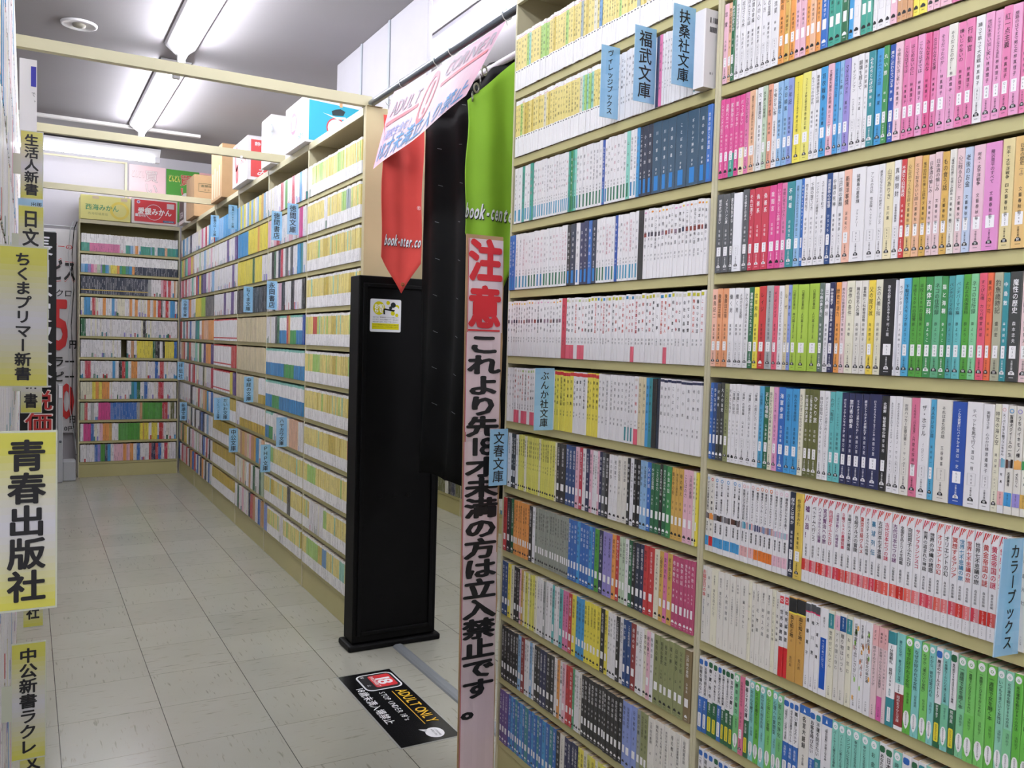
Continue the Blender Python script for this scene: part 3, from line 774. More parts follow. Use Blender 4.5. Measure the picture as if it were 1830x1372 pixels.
# ---------------------------------------------------------------- bookcases
def bookcase(fr, wid, label, kind, dep=.29, levels=range(1, 12), left=True, right=True):
    """fr: frame at the floor, left end of the front plane (r along the case, n towards the viewer)"""
    t = empty('bookcase', tuple(fr.p(wid/2, 0, -dep/2)), label, 'bookcase', 'cream steel bookcases')
    T = .008
    for s, on in ((0, left), (1, right)):
        x0 = 0 if s == 0 else wid-T
        MB().fbox(fr, x0, x0+T, 0, TOPZ, -dep, -.004).build('side_panel', M_STEEL, t, bevel=.0015)
    MB().fbox(fr, T, wid-T, 0, TOPZ-.002, -dep, -dep+.004).build('back_panel', M_STEELIN, t)
    b = MB().fbox(fr, T, wid-T, TOPZ-.032, TOPZ, -.012, -.002); b.fbox(fr, T, wid-T, TOPZ-.006, TOPZ, -dep+.004, -.012)
    b.build('top_panel', M_STEEL, t, bevel=.0012)
    MB().fbox(fr, T, wid-T, 0, lev(11)-.024, -.018, -.008).build('kick_plate', M_BOARD, t, bevel=.001)
    for k in levels:
        z = lev(k)
        b = MB().fbox(fr, T+.0005, wid-T-.0005, z-.006, z-.0005, -dep+.004, -.006); b.fbox(fr, T+.0005, wid-T-.0005, z-.021, z-.0005, -.0065, -.0048)
        b.fbox(fr, T+.0005, wid-T-.0005, z-.021, z-.0195, -.02, -.0065)
        b.build('shelf_board', M_BOARD, t, bevel=.0006)
    return t
def FA(y, z=0, x=XA): return Fr((x, y, z), (0, -1, 0), (0, 0, 1), (-1, 0, 0))
bookcase(FA(2.074), .807, 'cream steel bookcase at the right of the entrance, behind the tall warning strip', 'near')
bookcase(FA(1.2665), .797, 'nearest cream steel bookcase on the right, filled with large colourful paperbacks', 'near')
names = ['nearest the black gate, full of yellow spines', 'second from the black gate',
 'third from the black gate, yellow spines', 'fourth from the black gate, white spines with red bands', 'second from the far corner, mixed thin spines', 'in the far right corner, next to the end bookcase']
for i in range(6):
    bookcase(FA(8.17-.795*(5-i), x=XF), .795, 'bookcase in the long right row, '+names[i], 'far')
FB = Fr((.385, 8.12, 0), (1, 0, 0), (0, 0, 1), (0, -1, 0))
bookcase(FB, .80, 'cream steel bookcase facing the viewer at the end of the aisle', 'back')
def FL(y, z=0): return Fr((XL, y, z), (0, 1, 0), (0, 0, 1), (1, 0, 0))
for i, nm in enumerate(('nearest the viewer', 'second along', 'third along', 'fourth along', 'farthest, ending before the black sales banner')):
    bookcase(FL(.95+.85*i), .85, 'cream steel bookcase on the left of the aisle, '+nm, 'left')
# end panel beside the entrance, with stains of old tape
e = tag(MB().box(XF+.002, XF+.35, 3.372, 3.398, 0, TOPZ).build('end_panel', noise_tint(mat('worn_cream_panel', 'c4b78e', rough=.5), 3, .25, .02), bevel=.002), 'worn cream end panel of the long right bookcase row, behind the red pennant', 'panel')
for y, nm in ((5.9, 'farther'), (5.0, 'nearer')):
    bookcase(FA(y+.45, x=2.70), .9, 'dim cream bookcase seen low through the entrance gap, the %s one' % nm, 'adult')
# crossbeams between the bookcase tops
for y, nm in ((3.385, 'nearest cream steel crossbeam bridging the aisle above the bookcases'), (4.74, 'middle cream steel crossbeam bridging the aisle, in front of the crosswise light'), (6.57, 'farthest cream steel crossbeam bridging the aisle, above the fruit boxes')):
    t = empty('crossbeam', (.6, y, TOPZ), nm, 'beam', 'crossbeams over the aisle')
    b = MB().box(XL-.02, XF+.03, y-.001, y+.001, TOPZ+.002, TOPZ+.042); b.box(XL-.02, XF+.03, y, y+.03, TOPZ+.002, TOPZ+.004)
    b.build('beam', M_STEEL, t)
    if y == 4.74: MB().box(.99, 1.0, y-.012, y-.001, TOPZ-.004, TOPZ+.008).build('cable_clip', M_FIX, t)
    MB().box(XF+.005, XF+.07, y-.02, y+.05, TOPZ+.0005, TOPZ+.002).build('bracket', M_STEEL, t)
    MB().box(XL-.07, XL-.005, y-.02, y+.05, TOPZ+.0005, TOPZ+.002).build('bracket', M_STEEL, t)
# ---------------------------------------------------------------- spine designs
# a design returns: bands [(z0,z1,colour)] over the whole height (fractions), and print(mb, fr, w, h)
POOL = '昭和の歴史|江戸前の素顔|本当にあった怖い話|あなたの隣の怖い話|大富豪の謎|無私の日本人|心理学の本|日中戦争|二十世紀特派員|ジャンボ旅客機の謎|世界の謎と不思議|日本列島の旅|幸せのしくみ|ギリシア神話|本能寺の変|真田の義|猫のいる生活|風の中の街|雲の流れ|城と夢|海の見える理髪店|時代を読む|川の家族|星の降る夜|食の文化史|山の本|お金の話|やせる習慣|ことばの力|父の手紙|母の教え|夜の果て|遠い国の物語|小さな旅|数学の話|科学の目|経済の本|会社の品格|人生の達人'.split('|')
APOOL = '山田風|中村|田中信|佐藤|高橋|小林正|鈴木|伊藤|渡辺|斎藤|加藤|吉田|清水|森|井上|木村'.split('|')
MAGE = lin('d22a60'); SAL = lin('e89a88')
def txtc(c): return WHITE if lum(c) < .22 else INK
def design(code, st, seed):
    """-> bands, base colour"""
    r = random.Random(seed); c = col(code)
    if st == 'bt': return [(0, .30, col('T')), (.30, 1, c)]
    if st == 'bc': return [(0, .34, col('C2')), (.34, 1, c)]
    if st == 'bP': return [(0, .5, col('P2')), (.5, 1, c)]
    if st[0] == 'p' and len(st) == 2 and st[1] in 'srepovy': return [(0, 1, c)]
    if st == 'r2': return [(0, .36, RED), (.36, 1, c)]
    if st == 'k2': return [(0, .8, c), (.8, .82, col('y')), (.82, .985, col('k')), (.985, 1, c)]
    if st == 'T3': return [(0, .30, col('t')), (.30, .87, WHITE), (.87, 1, col('t'))]
    if st == 'R3': return [(0, .04, WHITE), (.04, .38, col('r2')), (.38, .48, WHITE), (.48, 1, col('u2'))]
    if st == 'p7': return [(0, .26, col('p7')), (.26, .78, c), (.78, 1, col('p6'))]
    if st == 'p6': return [(0, .78, c), (.78, 1, col('p6'))]
    if st in ('m', 'mb', 'mg', 'mB', 'mt'):
        q = {'m': 'g', 'mb': 'b', 'mg': 'g', 'mB': 'b', 'mt': 't'}[st]; return [(0, r.choice((.44, .47)), col(q)), (.46, 1, c)]
    if st == 'mW': return [(0, .2, col('b')), (.2, .9, c), (.9, 1, col('b'))]
    if st == 'y': return [(0, .36, WHITE), (.36, .925, c), (.925, 1, WHITE)]
    if st == 'D3': return [(0, .48, c), (.48, .93, WHITE), (.93, 1, col('A'))]
    if st == 'Z': return [(0, .50, WHITE), (.50, 1, c)]
    if st == '#': return [(0, .1, WHITE), (.1, .16, RED), (.16, .95, WHITE), (.95, 1, RED)]
    if st == '%': return [(0, .36, c), (.36, 1, WHITE)]
    if st == 'N': return [(0, .2, c), (.2, .25, col('y4')), (.25, 1, c)]
    if st == 'lw': return [(0, .48, c), (.48, 1, WHITE)]
    if st == 'x1' or st == 'x2':
        if r.random() < (.75 if st == 'x1' else .12): return [(0, .23, col('h2')), (.23, 1, c)]
    if st == 'x3': return [(0, .93, c), (.93, .985, RED), (.985, 1, c)]
    if st == 'hn': return [(0, .95, c), (.95, .985, col('n')), (.985, 1, c)]
    return [(0, 1, c)]
def bandfix(b):
    o = []; z = 0
    for a, q, c in b:
        if q > z: o.append((z, q, c)); z = q
    return o

def print_flat(mb, fr, w, h, code, st, seed):
    """coloured fields printed on a spine, other than lettering"""
    r = random.Random(seed+5); c = col(code); ink = txtc(c)
    R = lambda x0, x1, z0, z1, cc, lift=.00025: mb.rect(fr, x0*w, x1*w, z0*h, z1*h, cc, lift)
    if st[0] == 'b':
        if lum(c) < .62 or code in ('y', 'y2', 'e', 'p', 'l'): R(-.27, .27, .21, .325, WHITE)
        else:
            for a in ((-.27, -.24), (.24, .27)): R(a[0], a[1], .21, .325, mix(c, INK, .35))
            R(-.27, .27, .323, .325, mix(c, INK, .35)); R(-.27, .27, .21, .212, mix(c, INK, .35))
        lg = WHITE if lum(c) < .22 else INK; rx = min(.33*w, .0042)
        mb.poly(fr, [(-rx, .062*h), (rx, .062*h), (rx*.95, .082*h), (rx*.5, .092*h), (rx*.4, .099*h), (-rx*.4, .099*h), (-rx*.5, .092*h), (-rx*.95, .082*h)], lg, .00025)
        R(-.18, .18, .033, .040, mix(c, lg, .6))
    elif st[0] == 'p' and len(st) == 2 and st[1] in 'srepovy':
        cc = {'s': col('s'), 'r': RED, 'e': col('p6'), 'p': col('p'), 'o': lin('d8742a'), 'v': col('v'), 'y': col('Y')}[st[1]]
        mb.ring(fr, 0, .95*h, min(.3*w, .0035), min(.2*w, .0022), cc, .00025, 12)
        R(-.47, .47, .075, .20, cc)
        pc = {'s': ('2c2420', '5c3a30', '8a8a90'), 'e': ('3a8aa8', '88b8c8', 'e0a8a8'), 'p': ('d8a0b0', 'c8a8c0', '98c0c8'), 'o': ('3a4468', '7090b8', 'c09890'), 'r': ('e09040',)*2, 'v': ('e0a860',)*2, 'y': ('3c8a4c',)*2}[st[1]]
        for j in range(3): R(-.46+.31*j, -.46+.31*(j+1), .42+.01*r.random(), .49+.02*r.random(), mix(lin(r.choice(pc)), lin(r.choice(pc)), r.random()))
    elif st == 'v':
        rc = lin(r.choice(('c8342c', 'd85a4c', 'c83a4c', 'd86a6a', 'c02a20')))
        for j in range(3):
            x = -.48+.30*j; z0 = .895+.028*j; mb.poly(fr, [(x*w, z0*h), ((x+.12)*w, (z0+.004)*h), (min(x+.46, .48)*w, .988*h), (min(x+.28, .36)*w, .988*h)], rc, .00025)
        R(-.47, .02, .135, .265, rc); R(.02, .47, .135, .265, mix(rc, WHITE, r.choice((0, .25, .1))))
    elif st == 'K':
        rr = min(.36*w, .0050)
        mb.disc(fr, 0, .945*h, rr, rr*1.25, WHITE, .00025, 14)
        mb.ring(fr, 0, .94*h, rr*.45, rr*.25, mix(c, INK, .2), .0003, 10)
        mb.poly(fr, [(-.36*w, .055*h+.012), (-.2*w, .055*h+.003), (0, .05*h), (.2*w, .055*h+.003), (.36*w, .055*h+.012), (.38*w, .13*h), (.34*w, .2*h), (.2*w, .232*h), (0, .24*h), (-.2*w, .232*h), (-.34*w, .2*h), (-.38*w, .13*h)], WHITE, .00025)
        if r.random() < .5: R(-.495, .495, .045, .46, mix(c, col('E2'), .45), .00012)
    elif st in ('m', 'mb', 'mg', 'mB', 'mt'):
        q = col({'m': r.choice('bg'), 'mb': 'b', 'mg': 'g', 'mB': 'b', 'mt': 't'}[st]); x = min(.4*w, .0052)
        mb.poly(fr, [(-x, .915*h), (-x*.6, .90*h), (x*.6, .90*h), (x, .915*h), (x, .955*h), (x*.6, .97*h), (-x*.6, .97*h), (-x, .955*h)], q, .00025)
        if st != 'mt': mb.poly(fr, [(-.33*w, .07*h), (-.25*w, .06*h), (.25*w, .06*h), (.33*w, .07*h), (.33*w, .235*h), (.25*w, .25*h), (-.25*w, .25*h), (-.33*w, .235*h)], WHITE if st in ('mb', 'mB') else lin('e2d23a'), .00025)
    elif st == 'mW': mb.poly(fr, [(-.1*w, .925*h), (.1*w, .925*h), (0, .975*h)], WHITE, .00025)
    elif st == 'T3': mb.poly(fr, [(-.2*w, .05*h), (.2*w, .05*h), (.2*w, .2*h), (-.2*w, .2*h)], WHITE, .00025)
    elif st == 'B2': mb.poly(fr, [(-.36*w, .075*h), (.36*w, .075*h), (.36*w, .66*h), (-.36*w, .66*h)], lin('1452b0'), .00025)
    elif st in ('g2',): R(-.47, .47, .9, .985, lin('4c5054')); R(-.47, .47, .885, .9, MAGE)
    elif st in ('T2', 'B3', 'p5'): R(-.47, .47, .80, .965, {'T2': col('t'), 'B3': lin('1a4c88'), 'p5': col('p')}[st])
    elif st in ('fl', 'fl2'):
        for j in range(7): mb.disc(fr, (r.random()-.5)*.6*w, (.1+.8*r.random())*h, .14*w, .0045, lin(r.choice(('d88a60', '8cc04c', 'e8b060', 'c8a8a0', '9cc870'))), .00025, 8)
    elif st == 'r2':
        R(-.45, .45, .88, .97, lin('d84850')); mb.ring(fr, 0, .925*h, .0032, .0024, WHITE, .0003, 12)
    elif st == 'n4x': pass
    elif st in ('hs', 'hg', 'hb', 'ht'):
        cc = {'hs': lin('3a90b0'), 'hg': lin(r.choice(('1a6a4a', '2878a8', '1a6a4a'))), 'hb': lin('1878c0'), 'ht': col('t')}[st]
        R(-.22, .22, .035, .24, cc)
    elif st == 'pw':
        R(-.3, .3, .6, .66, lin(r.choice(('8a3a30', '303a50', 'b08880', '4a4048', '907888'))))
        mb.disc(fr, 0, .95*h, .3*w, .0022, lin(r.choice(('e08a30', 'e6c040', 'd8d0c8', 'd8a0c0'))), .00025, 8)
    elif st == 'x2': R(-.32, .32, .93, .975, lin(r.choice(('b8b428', 'b8b428', '2878a8', 'c8c8b8'))))
    elif st == 'x1': R(-.3, .3, .93, .97, lin(r.choice(('d0c8c0', 'a8c080'))))
    elif st == 'y':
        R(-.48, .48, .935, .942, lin('d85848')) if r.random() < .6 else None
        mb.disc(fr, 0, .335*h, .25*w, .0016, lin('2c3038'), .00025, 8)
    elif st == 'D':   # back cover turned out: barcodes
        pass

def print_text(mb, fr, w, h, code, st, title, author, seed, fine=True):
    r = random.Random(seed+9); c = col(code); ink = txtc(c); mw = min(w*.62, .0078)
    V = lambda s, z1, z0, k=1., cc=None, b=0, x=0.: vtext(mb, fr, s, x, z1*h, z0*h, mw*k, cc or ink, b, .0003)
    if code == 'r': ink = WHITE if seed % 3 else INK
    if code[0] == 'm' or code == 'R' or code == 'h2': ink = WHITE if code[0] == 'm' or code == 'R' else INK
    if st[0] == 'b':
        n = len(title); z0 = .62 if n <= 8 else .56
        V(title, .935, z0 if n > 3 else .68, 1., ink, 1 if fine and lum(c) < .22 else 0)
        V(author[:9], .555, .555-.052*max(3, min(len(author), 5)) if len(author) < 6 else .37, .62, ink)
        ser = INK
        if fine:
            vtext(mb, fr, r.choice('はふひむみもやよわま')+r.choice('1234569')+r.choice('1234789'), 0, .318*h, .218*h, min(mw*.5, .0034), ser, 0, .00035)
            V('文春文庫', .195, .105, .42, ink)
            put(mb, fr, '伙', 0, .08*h, min(.36*w, .0042), min(.36*w, .0042), WHITE if ink == INK else INK, 1, .0004)
    elif st[0] == 'p' and len(st) == 2 and st[1] in 'srepovy':
        V(title, .915, .53, .8, INK, 1); V(author[:4], .39, .26, .6, INK, 1)
        V('文春文庫ＰＬＵＳ', .195, .08, .42, INK)
    elif st == 'v':
        cc = r.choice((INK, INK, INK, lin('c02848'), lin('1878a0'), lin('6a2a6a'), lin('b83a30')))
        V(title, .885, .49, 1.2, cc, 1); V(author, .44, .30, .6, INK); V('ビジュアル版', .262, .138, .55, WHITE)
        V('7'+str(r.randint(0, 9)), .115, .085, .5, INK); V('480', .075, .03, .45, INK)
    elif st == 'd' and fine:
        V(title, .92, .79, .55, INK); V(author, .74, .38, .75, INK); V('だいわ文庫', .14, .06, .4, mix(INK, c, .3))
    elif st in ('d', 'ht', 'hn'):
        V(title, .92, .45, .8, INK); V(author, .36, .22, .6, INK)
    elif st == 'x': V(title, .955, .60, 1.25, lin('c82828'), 1); V('一冊まるごと誕生日の話', .58, .36, .8, lin('1c3a6a'), 1); V(author, .27, .1, .6, INK)
    elif st == 'K':
        V(title, .89, .48, .92, mix(INK, c, .15), 1, -.02*w); V(author, .43, .31, .75, mix(INK, c, .2), 0, .08*w)
        V('知的生きかた文庫', .225, .085, .55, mix(INK, WHITE, .2), 1); V('三笠書房', .045, .01, .3, mix(INK, c, .3))
    elif st in ('m', 'mb', 'mg', 'mB', 'mt', 'mW'):
        V(title, .885, .5, 1.05, INK, 1); V(author, .43, .30, .75, WHITE if st != 'mW' else INK); V('知的生きかた文庫', .235, .075, .5, INK)
    elif st == 'r2': V(title, .82, .42, 1.1, INK, 1); V(author, .86, .6, .5, INK, 0, .3*w)
    elif st == 'k2': V('血と知と地', .79, .52, 1.15, INK, 1); V(title[-1], .5, .47, .7, INK, 1); V(author, .30, .17, .8, INK)
    elif st == 'T3': V(title, .86, .42, 1.2, INK, 1); V(author, .40, .32, .7, col('t')); V('知的生きかた文庫', .19, .06, .5, col('t'))
    elif st == 'R3': V(title, .93, .5, 1.1, mix(INK, col('t'), .5), 1); V(author, .47, .39, .6, INK); V('知的生きかた文庫', .36, .08, .8, WHITE)
    elif st == 'B2': V(title, .64, .3, .9, WHITE); V(author, .9, .78, .5, INK)
    elif st in ('g2', 'T2', 'B3', 'p5', 'p6', 'p7', 'fl', 'fl2'):
        V(title, .78 if st in ('T2', 'B3', 'p5', 'p6', 'p7') else .86, .35, .85, INK, 1 if st == 'g2' else 0); V(author, .95, .83, .6, WHITE if st in ('T2', 'B3') else INK); V('ＰＨＰ文庫', .15, .04, .45, INK)
    elif st in ('hs', 'hg', 'hb', 'pw', 'x1', 'x2', 'x3', 'y', 'D3'):
        cc = INK
        if st in ('hs', 'hg'): cc = lin(r.choice(('b87888', '4a4a50', 'b86878', '6a6a70')))
        if lum(c) < .22: cc = WHITE
        if st in ('x1', 'x2'): cc = lin(r.choice(('b83038', '222222', '222222', 'c85040')))
        V(title, .90, .42 if st != 'y' else .42, .85, cc, 1 if st in ('x1', 'x2', 'x3') else 0)
        V(author, .36, .25, .6, INK if lum(c) > .22 else WHITE) if st not in ('y',) else None

# ---------------------------------------------------------------- the books
def book_geo(mb, pg, fr, w, h, bands, dep=.106, seed=0, mi=0, pmi=0):
    """fr: spine centre at the foot. cover = U of card with rounded spine corners (into mb), page block (into pg)"""
    e = min(.0016, w*.22); t = .00045
    out = [(-w/2, -dep), (-w/2, -e), (-w/2+e*.35, -e*.3), (-w/2+e, 0), (w/2-e, 0), (w/2-e*.35, -e*.3), (w/2, -e), (w/2, -dep)]
    for z0, z1, c in bands:
        P = [fr.p(a, z*h, q) for z in (z0, z1) for a, q in out]; n = len(out)
        mb.add(P, [(i, i+1, n+i+1, n+i) for i in range(n-1)], c, mi)
    # rim of the cover at head and foot, and its fore edges
    inn = [(-w/2+t, -dep), (-w/2+t, -e), (-w/2+e, -t*1.4), (-w/2+e+.0001, -t), (w/2-e-.0001, -t), (w/2-e, -t*1.4), (w/2-t, -e), (w/2-t, -dep)]
    n = 8
    for z, c in ((0, bands[0][2]), (1, bands[-1][2])):
        P = [fr.p(a, z*h, q) for a, q in out]+[fr.p(a, z*h, q) for a, q in inn]
        mb.add(P, [(i, i+1, n+i+1, n+i) for i in range(n-1)], mix(c, WHITE, .5), mi)
    r = random.Random(seed); pc = mix(PAGE2, PAGE, r.random())
    pg.fbox(fr, -w/2+t, w/2-t, .0006, h-.0008, -dep+.0008, -.0006, pc, pmi)
def parse_row(k):
    L = []
    for l in ROWS_A[k].split('\n'):
        y, c, st, tx = l.split(' ', 3); L.append([int(y)/1e4, c, st, tx])
    return L
BOOKS = []   # dicts: fr, w, h, code, st, title, author, shelf k, ordinal
for k in range(2, 11):
    L = parse_row(k); r = random.Random(k*31)
    ends = [q[0] for q in L[1:]]
    for ch in re.findall(r'[A-Za-z]\d?', FILL_A.get(k, '')) or []:
        st = 'b' if ch in 'PpYy' and k == 2 else ('K' if ch[0] in 'AEj' else 'mg' if ch[0] == 'g' else 'mb' if ch[0] == 'b' else 'mg' if ch[0] == 'm' else 'mt')
        L.append([None, 'W' if st[0] == 'm' else ch, st, r.choice(POOL)+'|'+r.choice(APOOL)])
    y = None; n = 0
    lim = .497
    i = 0
    while True:
        if i < len(L):
            it = L[i]
            if it[0] is not None: y = it[0]
            y1 = L[i+1][0] if i+1 < len(L) and L[i+1][0] is not None else y-r.uniform(.011, .0165)
        else:
            it = [None, r.choice('WWOCPlsyWW'), 'b', r.choice(POOL)+'|'+r.choice(APOOL)]; y1 = y-r.uniform(.009, .015)
        if y1 < lim: break
        y = min(y, 1.2578); w = y-y1; tx = (it[3].split('|')+[''])[:2]
        n += 1
        if k == 3 and i == 0: pass
        h = .1488+r.uniform(-.0012, .0008); push = r.uniform(-.0012, .0012)
        if k == 7 and it[2] in ('v', 'd'): h = .1505
        ins = 0
        if it[2] == 'w': push = .003; h -= .002
        fr = FA(y-w/2, lev(k)+.0002); fr = fr.at(0, 0, push)
        BOOKS.append(dict(fr=fr, w=w-.0003, h=h, code=it[1], st=it[2] if it[2] != 'w' else 'blank', t=tx[0], a=tx[1], k=k, n=n, y=y-w/2, seed=k*100+n))
        y = y1; i += 1
# how large each shows in the photo: its spine rectangle clipped to the frame
def shown(b):
    xs = []; ys = []
    for a, z in ((-b['w']/2, 0), (b['w']/2, 0), (-b['w']/2, b['h']), (b['w']/2, b['h'])):
        d = Vector(b['fr'].p(a, z))-Vector((0, 0, CAMH)); q = d.dot(FWD)
        xs.append(915+FPX*d.dot(RGT)/q); ys.append(686-FPX*d.dot(UPV)/q)
    x0, x1, y0, y1 = max(min(xs), 0), min(max(xs), 1830), max(min(ys), 0), min(max(ys), 1372)
    return max(0, x1-x0)*max(0, y1-y0)
BOOKS.sort(key=lambda b: -shown(b))
single, rest = BOOKS[:300], BOOKS[300:]
CNAME = dict(W='white', C='cream', O='off-white', G='pale blank', k='black', g='dark green', T='blue-green', t='teal', s='sky blue', b='blue', B='deep blue', n='navy', l='pale blue', p='pale pink', P='pink',
 m='magenta', h='hot pink', r='red', R='crimson', o='orange', y='yellow', Y='golden', e='peach', v='lavender', V='purple', q='periwinkle', d='dark grey', a='grey', z='olive', L='lime green', E='bright green', f='green', j='light green',
 u='turquoise', A='mint', x='tan', c='beige', i='grey-green', S='pale green', w='white')
CNX = {'P2': 'light pink', 'P5': 'rose', 'p3': 'very pale pink', 'e3': 'salmon', 'e4': 'orange-brown', 'h2': 'pinkish red', 'o2': 'vermilion', 'z2': 'sage', 'c2': 'khaki grey', 'Y3': 'straw', 'Y4': 'ochre', 'y2': 'lemon', 'n2': 'royal blue', 'P4': 'rose pink', 'P3': 'orchid pink', 'Y2': 'sandy', 'l2': 'ice blue', 'd2': 'charcoal', 'j2': 'light green', 'C2': 'cream yellow', 'f3': 'greenish blue'}
FEAT = {'v': ' with red band', 'K': ' with round white emblem', 'm': ' with dark lower half', 'mb': ' with blue lower half', 'mg': ' with green lower half', 'mB': ' with blue lower half', 'mt': ' with teal lower half', 'mW': ' with blue ends',
 'k2': ' with black head', 'r2': ' with solid red foot', 'T3': ' with teal ends', 'R3': ' with dark red foot', 'B2': ' with blue block', 'fl': ' with flower print', 'fl2': ' with flower print', 'bt': ' with teal foot', 'bc': ' with cream foot', 'x': ' with red title', 'p7': ' with magenta foot', 'g2': ' with grey head'}
def ordn(n): return '%d%s' % (n, 'th' if 10 <= n % 100 <= 20 else {1: 'st', 2: 'nd', 3: 'rd'}.get(n % 10, 'th'))
SHELFN = {2: 'topmost visible shelf', 3: 'second visible shelf', 4: 'third visible shelf', 5: 'fourth visible shelf', 6: 'fifth visible shelf', 7: 'sixth visible shelf', 8: 'seventh visible shelf', 9: 'eighth visible shelf', 10: 'lowest visible shelf'}
for b in single:
    fr, wd, h = b['fr'], b['w'], b['h']; st = b['st']
    size = 'thick ' if wd > .0155 else 'thin ' if wd < .0085 else ''
    cn = CNX.get(b['code']) or CNAME[b['code'][0]]
    ft = FEAT.get(st, '')
    if st[0] == 'p' and len(st) == 2 and st[1] in 'srepovy': ft = ' with small picture'
    lab = '%s%s paperback%s, %s from the post, %s' % (size, cn, ft, ordn(b['n']), SHELFN[b['k']])
    root = empty('paperback_book', tuple(fr.p(0, 0, -.05)), lab, 'book', 'paperbacks on the nearest right-hand bookcase')
    cv, pg = MB(), MB()
    book_geo(cv, pg, fr, wd, h, bandfix(design(b['code'], st, b['seed'])), seed=b['seed'])
    print_flat(cv, fr, wd, h, b['code'], st, b['seed'])
    cvo = cv.build('cover', M_COVER, root); pg.build('page_block', M_PAGE, root)
    tx = MB(); print_text(tx, fr, wd, h, b['code'], st, b['t'], b['a'], b['seed'])
    if tx.nv: tx.build('spine_lettering', M_INK, cvo)

# every other book of the shop, past the 300 that show largest
mass = MB()
CV, PG, IK, FR_ = 0, 1, 2, 3
for b in rest:
    fr, wd, h = b['fr'], b['w'], b['h']
    book_geo(mass, mass, fr, wd, h, bandfix(design(b['code'], b['st'], b['seed'])), seed=b['seed'], mi=CV, pmi=PG)
    print_flat(mass, fr, wd, h, b['code'], b['st'], b['seed'])
    q = MB(); print_text(q, fr, wd, h, b['code'], b['st'], b['t'], b['a'], b['seed'], False)
    o = mass.nv
    if q.nv:
        mass.v += q.v; mass.nv += q.nv; mass.f += [[i+o for i in f] for f in q.f]; mass.c += q.c; mass.m += [IK]*len(q.f); mass.uv += q.uv
for k, runs in ROWS_B.items():
    r = random.Random(900+k)
    for (y0, n, cs, st), nx in zip(runs, runs[1:]):
        if not n: continue
        y0 = min(y0/1e4, 2.0655); y1 = max(nx[0]/1e4, 1.2757)
        if y0-y1 < .002: continue
        codes = re.findall(r'[A-Za-z]\d?', cs)
        ws = [r.uniform(.75, 1.25) for _ in range(n)]; s = sum(ws); y = y0
        for i in range(n):
            wd = (y0-y1)*ws[i]/s; code = codes[i % len(codes)]; h = .1485+r.uniform(-.0015, .001)
            if st == 'D': wd = min(wd, .03)
            fr = FA(y-wd/2, lev(k)+.0002).at(0, 0, r.uniform(-.0012, .0012)+(.02 if st == 'D' else 0))
            s2 = 'b' if st == 'b' else st
            if code == 'F' and r.random() < .12: code = r.choice('KCF')
            book_geo(mass, mass, fr, wd-.0003, h, bandfix(design(code, s2, k*777+i)), seed=k*50+i, mi=CV, pmi=PG)
            print_flat(mass, fr, wd, h, code, s2, k*777+i)
            q = MB(); print_text(q, fr, wd, h, code, s2, r.choice(POOL), r.choice(APOOL), k*777+i, False)
            o = mass.nv
            if q.nv:
                mass.v += q.v; mass.nv += q.nv; mass.f += [[j+o for j in f] for f in q.f]; mass.c += q.c; mass.m += [IK]*len(q.f); mass.uv += q.uv
            if st == 'D':   # this one stands askew so its white back cover with two barcodes shows
                f2 = Fr(fr.p(wd/2+.0002, 0, 0), (1, 0, 0), (0, 0, 1), (0, -1, 0))
                for zz, hh in ((.90, .07), (.78, .07), (.2, .03)):
                    for j in range(16 if hh > .05 else 6):
                        if r.random() < .7: mass.rect(f2, .012+j*.0018, .012+j*.0018+.0011, (zz-hh)*h, zz*h, INK, .0002, IK)
            y -= wd
def simple_book(fr, w, h, bands, dep=.10, seed=0):
    r = random.Random(seed); v0 = r.random()*4
    uvb = []
    for z0, z1, c in bands:
        P = [fr.p(a, z*h, q) for z in (z0, z1) for a, q in ((-w/2, -dep), (-w/2, -.0006), (-w/2+.0006, 0), (w/2-.0006, 0), (w/2, -.0006), (w/2, -dep))]
        F = [(i, i+1, 7+i, 6+i) for i in range(5)]
        U = [None, None, [(0, v0+z0*h), (1, v0+z0*h), (1, v0+z1*h), (0, v0+z1*h)], None, None]
        mass.add(P, F, c, FR_, U)
    pc = mix(PAGE2, PAGE, r.random())
    mass.fbox(fr, -w/2+.0004, w/2-.0004, .0005, h-.0006, -dep, -.0012, pc, PG)
def code_bands(code, seed, lower=False):
    if code in 'FHIJKQU': return design(code, 'y', seed)
    if code == 'D': return design('D' if seed % 3 else 's', 'D3', seed)
    if code == 'M': return design('M', 'D3', seed)
    if code == 'Z': return design('Z', 'Z', seed)
    if code == '#': return design('W', '#', seed)
    if code == '%': return design('Z', '%', seed)
    if lower: return design(code, 'lw' if code != 'W' else 'b', seed)
    if code == 'N': return design('N', 'N', seed)
    return [(0, 1, col(code))]
